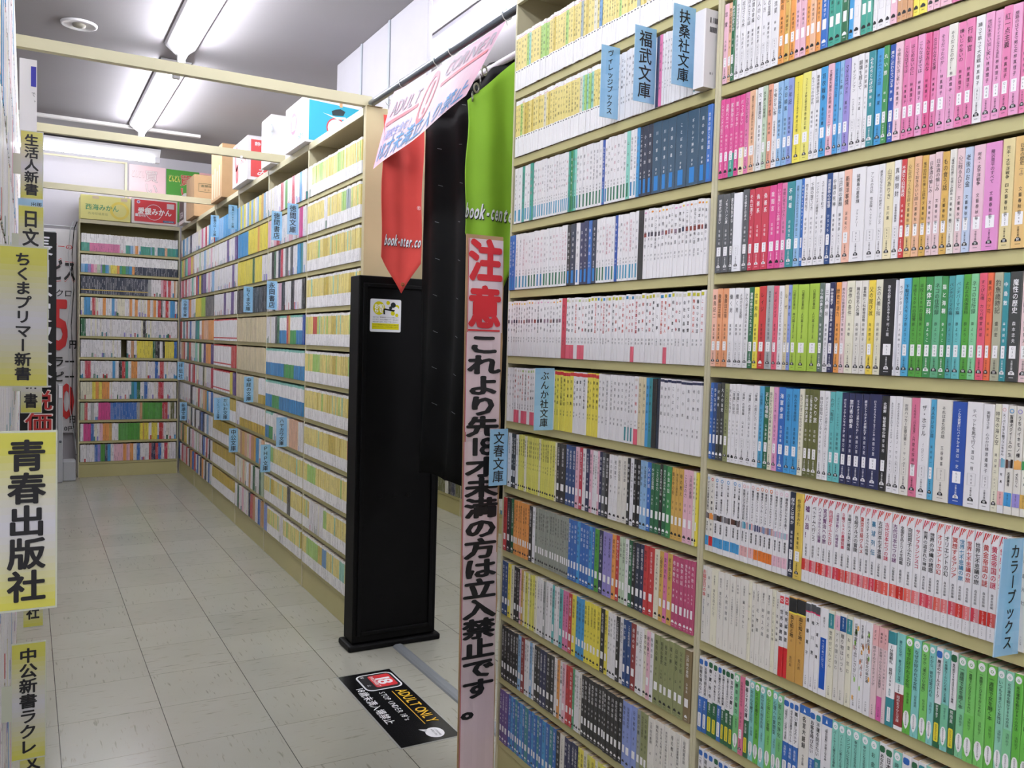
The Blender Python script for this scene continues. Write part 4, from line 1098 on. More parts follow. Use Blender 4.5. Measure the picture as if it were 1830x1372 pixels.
def fill_row(frow, width, s, seed, r, lower=False, wmin=.009, wmax=.0145, h0=.1485):
    x = .015; L = width-.03; n = int(L/((wmin+wmax)/2)); i = 0
    while x < width-.016:
        w = min(r.uniform(wmin, wmax), width-.0155-x); code = s[min(len(s)-1, int((x-.015)/L*len(s)))]
        if w < .004: break
        if code == '_':
            x += .012; continue
        if code in 'WO' and r.random() < .18: code = r.choice(('W2', 'O', 'C', 'W2'))
        if code == 'F': code = r.choice('FFFFFFFFFFKHFFFI') if r.random() < .8 else 'F'
        b = code_bands(code, seed+i, lower)
        if code in ('W', 'W2', 'O', 'C') and r.random() < .25: b = [(0, r.choice((.18, .25)), col(r.choice('sgtvrp'))), (.25, 1, col(code))]; b = bandfix(b)
        j = r.uniform(-.05, .03)
        b = [(z0, z1, mix(c, WHITE if j < 0 else INK, abs(j))) for z0, z1, c in bandfix(b)]
        simple_book(frow.at(x+w/2, 0, r.uniform(-.0015, .001)), w-.0003, h0+r.uniform(-.0025, .0015), b, seed=seed*13+i)
        x += w; i += 1
for bay, rows in ROWS_FAR.items():
    for k, s in enumerate(rows, 1):
        r = random.Random(bay*100+k)
        if bay in (5, 6): fill_row(FA(3.40+.795*bay, lev(k)+.0002, XF), .795, s, bay*1000+k*40, r, wmin=.007, wmax=.017, h0=.148)
        else: fill_row(FA(3.40+.795*bay, lev(k)+.0002, XF), .795, s, bay*1000+k*40, r)
for k, s in enumerate(ROWS_BACK, 1):
    fill_row(FB.at(0, lev(k)+.0002), .80, s, 7000+k*40, random.Random(k), lower=(k <= 2))
# leaning book on the end bookcase
q = FB.at(.24, lev(6)+.004); an = math.radians(14)
lr = Fr(q.o, (math.cos(an), 0, -math.sin(an)), (-math.sin(an)*-1*-1, 0, math.cos(an)), (0, -1, 0))
simple_book(Fr(FB.p(.285, lev(6)+.006), (math.cos(an), 0, math.sin(an)), (-math.sin(an), 0, math.cos(an)), (0, -1, 0)), .018, .146, [(0, 1, col('W'))], seed=5)
pal = 'WWWWWWWWOWWWCWWWWWsWWpWW'
for bay in range(5):
    for k in range(1, 12):
        r = random.Random(5000+bay*20+k)
        fill_row(FL(.95+.85*bay, lev(k)+.0002), .85, ''.join(r.choice(pal) for _ in range(14)), 9000+bay*500+k*40, r, h0=.168 if k > 1 else .172)
for j, y in enumerate((5.9, 5.0)):
    for k in range(1, 12):
        r = random.Random(6000+j*20+k)
        fill_row(FA(y+.45, lev(k)+.0002, 2.70), .9, ''.join(r.choice('dkiaWnz') for _ in range(14)), 12000+j*500+k*40, r)
o = mass.build('paperback_book', [M_COVER, M_PAGE, M_INK, M_FAR])
tag(o, 'all the smaller and farther paperbacks standing on the other shelves of the shop', 'book', None, 'stuff')
# ---------------------------------------------------------------- publisher signs that stand out from the shelves
BLUE = lin('86bce2'); BLUE2 = lin('a4cfec')
def cloudy(seed):
    r = random.Random(seed); g = [[r.random() for _ in range(4)] for _ in range(7)]
    def f(u, v):
        x, y = u*2.99, v*5.99; i, j = int(x), int(y); a, b = x-i, y-j
        return (g[j][i]*(1-a)+g[j][i+1]*a)*(1-b)+(g[j+1][i]*(1-a)+g[j+1][i+1]*a)*b
    return f
def blue_sign(y, z1, x, text, where, z0=None, wd=.056, tilt=0., small=None):
    z0 = z1-.156 if z0 is None else z0
    t = empty('shelf_sign', (x, y, z0), 'pale blue sign, '+where, 'sign', 'blue shelf signs')
    ca, sa = math.cos(tilt), math.sin(tilt)
    fr = Fr((x-wd, y, z0), (ca, 0, sa), (-sa, 0, ca), (0, -1, 0)); H = z1-z0; cf = cloudy(int(y*1000))
    b = MB(); b.grid(lambda u, v: fr.p(u*wd, v*H, .0009), 4, 10, lambda u, v: mix(BLUE, BLUE2, cf(u, v)))
    b.fbox(fr, 0, wd, 0, H, -.0008, .0008, lin('b4cfe0'))
    b.fbox(fr, wd, wd+.03, H*.3, H*.7, -.0006, .0002, lin('b4cfe0'))
    cd = b.build('card', M_LAM, t)
    tx = MB(); mw = wd*.62 if len(text) < 6 else wd*.45
    vtext(tx, fr, text, wd*.5, H*.955, H*.05, mw, INK, 1, .0013)
    tx.build('lettering', M_INK, cd)
blue_sign(1.335, 1.922, XA, '扶桑社文庫', 'beside the displaced white book, rightmost of the top three')
blue_sign(1.457, 1.918, XA, '福武文庫', 'middle one of the three near the ceiling')
blue_sign(1.585, 1.915, XA, 'ヴィレッジブックス', 'narrow syllabic lettering, leftmost of the top three', z0=1.757, wd=.05)
blue_sign(1.817, 1.188, XA, 'ぶんか社文庫', 'left of the row of yellow spines, just above the entrance corner sign')
blue_sign(2.046, 1.012, XA, '文春文庫', 'overlapping the tall red and black warning strip')
blue_sign(.640, 1.010, XA, 'カラーブックス', 'thin syllabic lettering, after the red-banded white books', tilt=-.06)
for y, z, s, w_ in ((6.43, 2.108, '新潮OH!文庫', 'top shelf of the long row, the farther one'), (5.81, 2.102, '宝島sugoi文庫', 'top shelf of the long row, the nearer one'),
                    (4.67, 1.925, '徳間書店', 'left of two close signs, second shelf, long row'), (4.35, 1.925, '徳間文庫', 'right of two close signs, beside a magenta spine'),
                    (5.33, 1.550, 'ちくま文庫', 'with rounded first letters, between black and beige spines'), (4.75, 1.555, '永岡書店', 'next to black-and-white patterned spines in the long row'),
                    (7.71, 1.548, '小学館文庫', 'far end of the long row, upper of the three near the corner'), (7.91, 1.010, '祥伝社', 'far end of the long row, middle of the three near the corner'),
                    (7.74, .668, '新潮文庫', 'far end of the long row, lowest of the three near the corner'), (6.22, .812, 'ソフトバンク文庫', 'left one of the close pair low in the long row'),
                    (5.97, .832, 'だいわ文庫', 'right one of the close pair low in the long row'), (5.28, 1.005, '中経の文庫', 'beside cream spines, left of the green and blue ones'),
                    (5.70, .648, '中公文庫', 'between mustard-topped and beige spines low in the long row'), (4.50, .826, 'ハヤカワ文庫', 'beside white and orange spines, right of green ones'), (4.84, .642, 'ＰＨＰ文庫', 'starting with three Latin capitals, lowest near the black gate')):
    blue_sign(y, z, XF, s, w_)
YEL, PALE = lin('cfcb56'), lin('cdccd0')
def yellow_sign(x0, x1, z0, z1, y, text, where, top=None):
    t = empty('shelf_sign', (x0, y, z0), 'yellow sign, '+where, 'sign', 'yellow shelf signs')
    fr = Fr((x0, y, z0), (1, 0, 0), (0, 0, 1), (0, -1, 0)); W, H = x1-x0, z1-z0
    b = MB(); b.grid(lambda u, v: fr.p(W*(.02+.95*u), H*(.012+.976*v), .0007), 1, 24, lambda u, v: mix(PALE, YEL, min(1, abs(v-.47)*2.3)**1.2))  # printed gradient: yellow ends, pale grey middle
    cd = b.build('card', M_LAM, t)
    MB().fbox(fr, 0, W, 0, H, -.0006, .0004, lin('c9cdb8')).build('laminate_pouch', M_LAM, t)
    MB().fbox(fr, -.03, 0, H*.35, H*.65, -.0006, .0004, lin('c9cdb8')).build('tab', M_LAM, t)
    tx = MB(); vtext(tx, fr, text, W*.48, H*.955, H*.05, W*.66, INK, 2, .0011); tx.build('lettering', M_INK, cd)
yellow_sign(-.0265, .0215, 1.181, 1.339, 1.10, 'ちくまプリマー新書', 'with a pale printed middle, upper of the two largest beside the left shelf')
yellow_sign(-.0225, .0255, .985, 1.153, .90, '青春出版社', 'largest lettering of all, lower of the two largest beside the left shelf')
yellow_sign(-.0180, .0262, .620, .794, 1.40, '中公新書ラクレ', 'near the floor, standing before the floor tiles at the left')
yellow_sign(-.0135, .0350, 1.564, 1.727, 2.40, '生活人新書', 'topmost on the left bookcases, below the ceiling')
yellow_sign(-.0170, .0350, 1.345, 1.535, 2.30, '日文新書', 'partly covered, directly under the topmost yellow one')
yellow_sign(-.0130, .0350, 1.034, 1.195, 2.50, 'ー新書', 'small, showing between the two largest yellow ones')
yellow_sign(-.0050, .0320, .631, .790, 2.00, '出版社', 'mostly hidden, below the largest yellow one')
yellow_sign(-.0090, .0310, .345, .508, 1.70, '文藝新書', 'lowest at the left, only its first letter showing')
t = empty('shelf_sign', (.007, 2.6, 1.56), 'tiny pale blue card between two yellow signs at the left', 'sign')
MB().fbox(Fr((-.02, 2.6, 1.560), (1, 0, 0), (0, 0, 1), (0, -1, 0)), 0, .057, 0, .030, -.0005, .0005, BLUE2).build('card', M_LAM, t)
tx = MB(); htext(tx, Fr((-.02, 2.6, 1.560), (1, 0, 0), (0, 0, 1), (0, -1, 0)), '出版', .029, .055, .016, .014, INK, 1, .001); tx.build('lettering', M_INK, t)
t = empty('paper_slip', (.012, 3.0, 1.90), 'white advertising slip with a blue head sticking out of the left shelf', 'paper slip')
fr = Fr((-.02, 3.0, 1.84), (1, 0, 0), (0, 0, 1), (0, -1, 0))
b = MB().fbox(fr, 0, .046, 0, .22, -.0004, .0004, lin('e6e3e4')); b.rect(fr, .030, .044, .14, .20, lin('2c2c9a'), .0006); b.build('slip', M_CARD, t)
tx = MB(); vtext(tx, fr, 'で。', .037, .13, .08, .012, INK, 0, .001); tx.build('lettering', M_INK, t)

# ---------------------------------------------------------------- tall warning strip on cardboard
YB = 2.082
t = empty('warning_board', (1.09, YB, 0), 'tall cardboard strip with red and black warning letters at the adult corner entrance', 'warning board')
fr = Fr((1.050, YB, 0), (1, 0, 0), (-.0095, 0, 1), (0, -1, 0)); W = .108
def zb(py): return 1.245+(1.52-(py-420)*.001465-1.245)*YB/1.97
r = random.Random(3); edge = [(W+.004+r.uniform(-.003, .003), z) for z in np.linspace(.012, 1.54, 22)]
MB().prism(fr, [(-.003, .012)]+edge+[(-.003, 1.54)], -.004, 0).build('cardboard_backing', M_KRAFT, t)
b = MB(); PK = lin('dccacc'); PK2 = lin('e4cfd2')
cuts = [zb(p_) for p_ in (424, 588, 764, 782, 985, 1224, 1395)]
for i in range(len(cuts)-1):
    dx = (.002, -.001, .001, -.002, 0, .001)[i]
    b.grid(lambda u, v, i=i, dx=dx: fr.p(dx+u*W, cuts[i+1]+(cuts[i]-cuts[i+1])*v, .0012+.0022*math.sin(u*3.1)*math.sin(v*3.1)+.0006*math.sin(u*17+i)), 8, 6, PK2 if i % 2 else PK)
    b.rect(fr, dx, dx+.0022, cuts[i+1], cuts[i], lin('c05860'), .0022)
b.build('paper', M_CARD, t)
tx = MB(); L_ = .0045
def bigchar(ch, p0, p1, color, w=.104, x=W/2, bold=3):
    put(tx, fr, ch, x, (zb(p0)+zb(p1))/2, w, (zb(p0)-zb(p1))*1.03, color, bold, L_)
bigchar('注', 424, 498, RED); bigchar('意', 506, 580, RED)
s = ['こ', 'れ', 'よ', 'り', '先', '18', '才', '未', '満', 'の', '方', 'は', '立', '入', '禁', '止', 'で', 'す', '。']; ht = 36.6
for i, ch in enumerate(s):
    a = 590+i*ht
    if ch == '18': put(tx, fr, '1', .032, (zb(a)+zb(a+ht))/2, .10, .068, INK, 2, L_); put(tx, fr, '8', .070, (zb(a)+zb(a+ht))/2, .10, .068, INK, 2, L_)
    else: bigchar(ch, a, a+ht, INK)
tx.build('lettering', M_INK, t)
MB().rect(fr, .004, W-.006, zb(586), zb(583), RED, .004).build('rule', M_INK, t)

# ---------------------------------------------------------------- black security gate with its notice
t = empty('security_gate', (1.30, 3.28, 0), 'black upright gate panel at the end of the long bookcase row', 'security gate')
MB().box(1.133, 1.494, 3.22, 3.325, .03, 1.50).build('body', M_BLACK, t, bevel=.004)
b = MB().box(1.150, 1.166, 3.212, 3.221, .06, 1.47); b.box(1.460, 1.476, 3.212, 3.221, .06, 1.47); b.box(1.1665, 1.4595, 3.212, 3.221, 1.455, 1.47); b.box(1.1665, 1.4595, 3.212, 3.221, .06, .075)
b.build('frame', M_BLACK2, t, bevel=.002)
b = MB().box(1.115, 1.515, 3.205, 3.34, 0, .026); b.build('base', M_BLACK2, t, bevel=.008)
for x, z in ((1.24, .62), (1.30, .62), (1.36, .62), (1.25, .20)):
    lathe(Fr((x, 3.2195, z), (1, 0, 0), (0, 0, 1), (0, -1, 0)), [(.011, 0), (.010, .002), (.001, .003)], 14).build('rivet', M_BLACK2, t)
t = empty('notice_sticker', (1.244, 3.218, 1.345), 'square white and yellow notice stuck on the black gate', 'notice')
fr = Fr((1.180, 3.2195, 1.280), (1, 0, 0), (0, 0, 1), (0, -1, 0)); S = .130
def rrect(x0, x1, z0, z1, q, n=4):
    o = []
    for cx, cz, a0 in ((x1-q, z0+q, -90), (x1-q, z1-q, 0), (x0+q, z1-q, 90), (x0+q, z0+q, 180)):
        o += [(cx+q*math.cos(math.radians(a0+90*i/n)), cz+q*math.sin(math.radians(a0+90*i/n))) for i in range(n+1)]
    return o
YL = lin('d9d020')
b = MB().prism(fr, rrect(0, S, 0, S, .006), 0, .0012, lin('e9e9ee'))
b.disc(fr, .036, .094, .025, .027, YL, .0016, 20); b.rect(fr, .008, .122, .010, .034, YL, .0016)
for x, z, q in ((.074, .116, .008), (.112, .100, .010), (.112, .068, .007), (.095, .075, .009)): b.disc(fr, x, z, q, q, YL, .0016, 14)
for x, z, q in ((.096, .108, .011), (.108, .090, .012), (.085, .096, .007)): b.disc(fr, x, z, q, q, lin('303438') if q < .012 else lin('f0f0f0'), .0018, 14)
b.poly(fr, [(.055, .088), (.100, .082), (.104, .088), (.060, .094)], INK, .002); b.poly(fr, [(.055, .070), (.062, .070), (.060, .092), (.055, .092)], INK, .002)
b.build('sheet', M_LAM, t)
tx = MB(); htext(tx, fr, 'お知', .016, .056, .101, .020, lin('fafafa'), 2, .002); htext(tx, fr, 'らせ', .016, .056, .085, .020, lin('fafafa'), 2, .002)
htext(tx, fr, '当店では、警報装置システムを導入して', .010, .120, .058, .006, INK, 0, .002); htext(tx, fr, 'おります。まれに機器がブザー音を出す', .010, .120, .049, .006, INK, 0, .002); htext(tx, fr, '場合があります。予めご了承ください。', .010, .120, .040, .006, INK, 0, .002)
htext(tx, fr, 'レジで未精算商品をお持ちの場合は', .012, .118, .028, .005, INK, 0, .002); htext(tx, fr, '反応いたします。ご注意お願いします', .012, .118, .020, .005, INK, 0, .002)
tx.build('lettering', M_INK, t)
b = MB().prism(Fr((1.322, 2.10, 0), (1, 0, 0), (0, 0, 1), (0, 1, 0)), [(-.024, .0005), (.024, .0005), (.020, .006), (.010, .010), (-.010, .010), (-.020, .006)], 0, 1.10)
tag(b.build('cable_cover', M_RUB), 'grey rubber cable cover strip crossing the floor at the entrance', 'cable cover')

# ---------------------------------------------------------------- floor mat
t = empty('floor_mat', (1.10, 2.68, 0), 'black ADULT ONLY floor sign with red 18 emblem and yellow letters', 'floor sign')
fr = Fr((1.0, 2.985, .0006), (0, -1, 0), (1, 0, 0), (0, 0, 1)); BLK = lin('141416')
MB().prism(fr, rrect(0, .61, 0, .20, .002), 0, .0018, BLK).build('sheet', M_LAM, t)
MB().prism(fr, rrect(-.006, .616, -.006, .206, .003), -.0004, .0006, lin('a6a6a0')).build('clear_border', M_LAM, t)
b = MB(); Wt = lin('e8e8ea')
b.prism(fr, rrect(.022, .172, .052, .192, .028, 6), .0018, .0022, Wt); b.prism(fr, rrect(.028, .166, .058, .186, .024, 6), .002, .0024, BLK)
b.prism(fr, rrect(.040, .150, .095, .178, .012), .0024, .0027, lin('c8262c'))
b.rect(fr, .20, .49, .1305, .1335, lin('d8a820'), .0024)
b.disc(fr, .560, .135, .036, .030, Wt, .0024, 22); b.poly(fr, [(.53, .12), (.545, .11), (.52, .095)], Wt, .0024)
b.build('emblem', M_INK, t)
tx = MB(); put(tx, fr, '1', .078, .142, .085, .075, Wt, 2, .003); put(tx, fr, '8', .108, .142, .085, .075, Wt, 2, .003)
htext(tx, fr, 'PROHIBIT', .046, .146, .107, .020, Wt, 1, .003); htext(tx, fr, '禁', .035, .052, .076, .015, Wt, 0, .003); htext(tx, fr, '止', .115, .132, .076, .015, Wt, 0, .003)
htext(tx, fr, 'ADULT ONLY', .200, .490, .163, .056, lin('dcae24'), 1, .003); htext(tx, fr, "STOP UNDER 18's", .190, .445, .094, .030, Wt, 0, .003)
htext(tx, fr, '18歳未満入場禁止', .130, .445, .034, .036, Wt, 1, .003)
htext(tx, fr, 'この先は18歳', .535, .585, .145, .008, INK, 0, .003); htext(tx, fr, '未満立入禁止', .535, .585, .133, .008, INK, 0, .003)
tx.build('lettering', M_INK, t)

# ---------------------------------------------------------------- pipe, banner, pennants, curtain
t = empty('hanging_pipe', (1.228, 2.75, TOPZ), 'dark grey metal pipe laid across the entrance on the bookcase tops', 'pipe')
MB().tube([(1.228, 2.0, TOPZ+.0145), (1.228, 3.45, TOPZ+.0145)], .014, 18).build('pipe', M_PIPE, t)
for s in (2.0, 3.45): MB().tube([(1.228, s-.006, TOPZ+.0145), (1.228, s+.006, TOPZ+.0145)], .0155, 18).build('end_cap', M_BLACK2, t)
def loop(x, y, z, rr, tail, name, parent):
    P = [(x+rr*math.cos(a), y+.002*math.sin(3*a), z+rr*math.sin(a)) for a in np.linspace(-1.5, 4.7, 18)]
    P += [(x+.002, y+.002, z-rr-tail*.5), (x+.006, y+.006, z-rr-tail)]
    return MB().tube(P, .0016, 6).build(name, M_WIRE, parent)
t = empty('banner', (1.21, 2.7, 2.18), 'pale pink adult corner banner hung slanting from the pipe', 'banner')
TL, TR, BR, BL = np.array([1.214, 3.09, 2.188]), np.array([1.214, 2.235, 2.192]), np.array([1.214, 2.475, 2.030]), np.array([1.207, 3.295, 1.930])
def bn(u, v):
    p_ = TL*(1-u)*v+TR*u*v+BR*u*(1-v)+BL*(1-u)*(1-v)
    p_ = p_+np.array([-.012*math.sin(u*3.14)*(1-v)-.005*math.sin(u*9+v*2), 0, -.016*math.sin(u*3.14)*(1-v)-.012*math.sin(u*3.14)*v])
    return p_
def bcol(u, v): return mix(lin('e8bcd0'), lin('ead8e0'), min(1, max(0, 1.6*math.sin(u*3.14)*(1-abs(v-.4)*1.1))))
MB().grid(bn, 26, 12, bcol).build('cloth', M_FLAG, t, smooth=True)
def bnl(u, v): q = bn(u, v); return q+np.array([-.0016, 0, 0])
b = MB(); CR = lin('dc7c86')
for (u0, v0, u1, v1) in ((.03, .56, .37, .60), (.60, .64, .97, .66)):
    b.grid(lambda s, q: bnl(u0+(u1-u0)*s, v0+(v1-v0)*s-.025+.05*q), 14, 1, CR)
for ro, ri, vv in ((.085, .068, 1),):
    n = 30; P = [bnl(.475+q*math.cos(2*math.pi*i/n)*.85, .60+q*math.sin(2*math.pi*i/n)*4.0) for q in (ro, ri) for i in range(n)]
    b.add(P, [(i, (i+1) % n, n+(i+1) % n, n+i) for i in range(n)], CR)
b.add([bnl(.463, .82), bnl(.495, .82), bnl(.484, .52), bnl(.472, .52)], [(0, 1, 2, 3)], CR); b.add([bnl(.466, .47), bnl(.487, .47), bnl(.487, .39), bnl(.466, .39)], [(0, 1, 2, 3)], CR)
b.build('stripe_print', M_INK, t)
tx = MB(); fr0 = Fr((0, 0, 0), (1, 0, 0))
htext(tx, fr0, 'ADULT', .05, .36, .74, .26, lin('a49ca8'), 1, fn=bnl, shear=.05); htext(tx, fr0, 'CORNER', .60, .99, .82, .26, lin('a49ca8'), 1, fn=bnl, shear=.05)
htext(tx, fr0, '(高校生含む)', .04, .37, .40, .15, lin('8a9ad0'), 1, fn=bnl, shear=.04)
htext(tx, fr0, '18才未満立入り禁止', .03, .97, .18, .30, lin('5c94c8'), 1, fn=bnl, shear=.05)
tx.build('lettering', M_INK, t)
for i, y in enumerate((2.25, 2.62, 2.74, 3.05)): loop(1.228, y, TOPZ+.0145, .0165, .012 if i < 3 else .05, 'tie_cord', t)

def pennant(name, y, x0, x1, ztop0, ztop1, zsl, zsr, tip, color, label, fold, text, tz, th, tx0, tx1, shade):
    t = empty(name, ((x0+x1)/2, y, ztop0), label, 'pennant')
    W = x1-x0
    def edge(u):
        if x0+u*W < tip[0]: k = (x0+u*W-x0)/(tip[0]-x0); return zsl+(tip[1]-zsl)*k
        k = (x0+u*W-tip[0])/(x1-tip[0]); return tip[1]+(zsr-tip[1])*k
    def f(u, v):
        zt = ztop0+(ztop1-ztop0)*u; zb_ = edge(u)
        return np.array([x0+u*W+.004*math.sin(v*9), y+fold*math.sin(u*11+v*1.5)+.006*math.sin(v*7), zb_+(zt-zb_)*v])
    n = 40; ut = (tip[0]-x0)/W
    us = lambda u: u
    MB().grid(f, n, 24, color).build('cloth', M_FLAG, t, smooth=True, solid=.0008)
    tb = MB()
    def g(a, z):
        u = (a-x0)/W; zt = ztop0+(ztop1-ztop0)*u; zb_ = edge(u); v = (z-zb_)/(zt-zb_)
        q = f(u, v); return q+np.array([0, -.0030, 0])
    def g2(a, z): return g(a, z)+np.array([.0, -.0012, 0])
    htext(tb, fr0, text, tx0, tx1, tz, th*1.04, lin('15161a'), 2, fn=lambda a, z: g(a+.0022, z-.0022), shear=.2)
    htext(tb, fr0, text, tx0, tx1, tz, th, lin('ececf0'), 2, fn=g2, shear=.2)
    tb.build('lettering', M_INK, t)
    return t, f
t, f = pennant('pennant', 3.165, 1.200, 1.366, 2.12, 2.12, 1.572, 1.556, (1.286, 1.432), lin('d8463e'), 'red pennant with white web address lettering hanging before the cream end panel', .006, 'book-nter.co', 1.640, .060, 1.212, 1.362, 0)
lathe(Fr((1.287, 3.150, 1.468), (1, 0, 0), (0, 0, 1), (0, -1, 0)), [(.008, 0), (.007, .002), (.004, .002), (.003, 0)], 14).build('eyelet', mat('brass', 'b89c58', rough=.3, metal=.9), t)
tb = MB(); put(tb, Fr((1.348, 3.150, 1.772), (1, 0, 0), (0, 0, 1), (0, -1, 0)), '®', 0, 0, .022, .022, lin('e6d8d8'), 0, 0); tb.build('registered_mark', M_INK, t)
loop(1.215, 3.165, 2.17, .012, .05, 'tie_cord', t)
t, f = pennant('pennant', 2.205, 1.088, 1.285, 1.935, 2.115, 1.560, 1.560, (1.20, 1.36), lin('88b82c'), 'lime green pennant with white web address lettering beside the nearest bookcases', .007, 'book-center', 1.625, .060, 1.085, 1.262, 0)
for (x, y, z) in ((1.098, 2.205, 1.935), (1.215, 3.165, 2.118)):
    pass
b = MB()
for i in range(4):
    z = 1.945+i*.026; b.ring(Fr((1.10+.012*i, 2.205, z), (1, 0, 0) if i % 2 else (.6, .8, 0), (0, 0, 1)), 0, 0, .010, .006, lin('9a9a96'), 0, 12, asp=1.5)
b.build('chain', mat('chain_metal', '8c8a84', rough=.35, metal=.9), t, solid=.002)
# black curtain with its rod
t = empty('curtain', (1.33, 2.65, 2.15), 'black cloth curtain closing the upper part of the adult corner entrance', 'curtain')
def cf_(u, v):
    y = 2.11+.98*u; am = .008+.008*(1-v)
    return np.array([1.335+am*math.sin(u*26+1.5*math.sin(v*3)), y, .742+(2.165-.742)*v+.006*math.sin(u*31)])
MB().grid(cf_, 90, 20, (1, 1, 1, 1)).build('cloth', M_CURT, t, smooth=True, solid=.0015)
MB().tube([(1.335, 2.10, 2.155), (1.335, 3.14, 2.155)], .011, 14).build('rod', M_FIX, t)
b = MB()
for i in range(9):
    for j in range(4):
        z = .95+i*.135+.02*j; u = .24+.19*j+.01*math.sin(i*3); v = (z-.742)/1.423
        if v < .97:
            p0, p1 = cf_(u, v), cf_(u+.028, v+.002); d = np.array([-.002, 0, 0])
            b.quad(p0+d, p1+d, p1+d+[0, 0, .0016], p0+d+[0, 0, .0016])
b.build('pale_dashes', mat('pale_grey_dash', '767c80', rough=.6), t)  # short pale grey dashes laid in rows over the cloth
# ---------------------------------------------------------------- cartons on top of the bookcases
def carton(name, x0, x1, y0, y1, z0, z1, color, label, prints=(), cat='box', mat_=None):
    t = empty(name, ((x0+x1)/2, (y0+y1)/2, z0), label, cat)
    b = MB().box(x0, x1, y0, y1, z0, z1, color); b.build('body', mat_ or M_CARD, t, bevel=.003)
    f = MB(); m_ = (y0+y1)/2; f.box(x0+.002, x1-.002, y0+.001, m_-.001, z1+.0005, z1+.003, color); f.box(x0+.002, x1-.002, m_+.001, y1-.001, z1+.0005, z1+.003, color)
    f.build('flap', mat_ or M_CARD, t)
    fl = Fr((x0, y1, z0), (0, -1, 0), (0, 0, 1), (-1, 0, 0)); fn_ = Fr((x0, y0, z0), (1, 0, 0), (0, 0, 1), (0, -1, 0))
    return t, fl, y1-y0, fn_, x1-x0, z1-z0
CW = lin('e2e0e4'); T0 = TOPZ+.002
XB = XF-.035
t, fl, wl, fn_, wn_, H = carton('cardboard_box', XB+.01, XB+.36, 4.165, 4.530, T0, T0+.225, CW, 'white carton with a bright cyan end and torn hole, nearest on the long row top')
b = MB(); CY = lin('2aa4c0')
b.prism(fn_, [(.018, .012), (.33, .012), (.33, .19), (.018, .205)], .0005, .001, CY); b.poly(fn_, [(.135, .145), (.19, .15), (.20, .172), (.175, .182), (.15, .176), (.13, .165)], lin('1c2a30'), .0016)
b.poly(fn_, [(.085, .152), (.16, .128), (.21, .135), (.20, .145), (.15, .14)], CW, .0015); b.ring(fn_, .155, .085, .050, .044, lin('c83c44'), .0014, 24); b.disc(fn_, .155, .085, .043, .043, CW, .0013, 22); b.rect(fn_, .17, .185, .19, .222, lin('c89c70'), .0016)
b.disc(fl, .16, .125, .075, .072, lin('e4b4bc'), .0012, 26); b.disc(fl, .16, .125, .056, .054, lin('d85874'), .0014, 26); b.prism(fl, rrect(.125, .195, .09, .16, .012), .0014, .0018, CW)
b.build('print', M_INK, t)
tx = MB(); htext(tx, fl, 'みかん', .24, .345, .045, .038, lin('4a98a8'), 1, .002); vtext(tx, fl, '果実', .33, .21, .16, .02, INK, 0, .002); tx.build('lettering', M_INK, t)
t, fl, wl, fn_, wn_, H = carton('cardboard_box', XB, XB+.34, 4.80, 5.015, T0, T0+.265, CW, 'white carton with pale blue lettering on its side, second on the long row top')
tx = MB(); htext(tx, fl, '南国', .10, .26, .20, .06, lin('9cc4e0'), 1, .002); htext(tx, fl, 'フルーツ', .10, .26, .15, .04, lin('a8cce4'), 1, .002); vtext(tx, fl, '産地直送', .045, .22, .05, .03, lin('8a8e96'), 0, .002); tx.build('lettering', M_INK, t)
t, fl, wl, fn_, wn_, H = carton('cardboard_box', XB, XB+.34, 5.37, 5.80, T0, T0+.265, CW, 'white carton with red swirl and red end, between white and brown ones')
b = MB(); b.rect(fn_, .02, .33, .02, .245, lin('cf4a4c'), .0008)
b.disc(fl, .12, .17, .06, .08, lin('d8424a'), .0012, 22); b.disc(fl, .15, .18, .035, .05, CW, .0016, 18); b.disc(fl, .14, .07, .04, .055, lin('d8424a'), .0012, 18); b.build('print', M_INK, t)
tx = MB(); htext(tx, fn_, '静岡県', .04, .16, .22, .026, CW, 1, .0015); htext(tx, fn_, 'みかん', .05, .30, .05, .05, CW, 1, .0015); htext(tx, fl, 'みかん', .24, .40, .14, .05, lin('d8424a'), 1, .0015); tx.build('lettering', M_INK, t)
t, fl, wl, fn_, wn_, H = carton('cardboard_box', XB, XB+.33, 6.16, 6.545, T0, T0+.365, (1, 1, 1, 1), 'tall plain brown carton above the fourth shelf bay, beside the red swirl carton', mat_=M_KRAFT)
b = MB()
for j in range(4): b.rect(fl, .05+.08*j, .085+.08*j, .02, .20+.03*(j % 2), lin('d8b898'), .001)
b.build('tape', M_CARD, t)
t, fl, wl, fn_, wn_, H = carton('cardboard_box', XB, XB+.30, 7.28, 7.66, T0, T0+.33, (1, 1, 1, 1), 'brown carton with a small stamped label near the far corner', mat_=M_KRAFT)
tx = MB(); htext(tx, fn_, '書類保存箱', .05, .20, .245, .022, lin('3c4a30'), 0, .0015); htext(tx, fn_, '2023', .07, .18, .215, .018, lin('3c4a30'), 0, .0015); tx.build('lettering', M_INK, t)
b = MB(); b.ring(fn_, .125, .23, .0, .0, INK)
for a in ((.035, .215, .262, .265), (.035, .215, .196, .199), (.035, .038, .199, .262), (.212, .215, .199, .262)): b.rect(fn_, a[0], a[1], a[2], a[3], lin('3c4a30'), .0012)
b.build('stamp', M_INK, t)
t, fl, wl, fn_, wn_, H = carton('cardboard_box', XB, XB+.28, 7.765, 8.05, T0, T0+.245, lin('d6d3d2'), 'small white carton with a dark grey lettered side in the far corner')
b = MB(); b.rect(fl, .02, .265, .03, .215, lin('3e3c3a'), .0012); b.build('print', M_INK, t)
tx = MB(); htext(tx, fl, 'SEGA', .06, .23, .075, .07, CW, 2, .002); tx.build('lettering', M_INK, t)
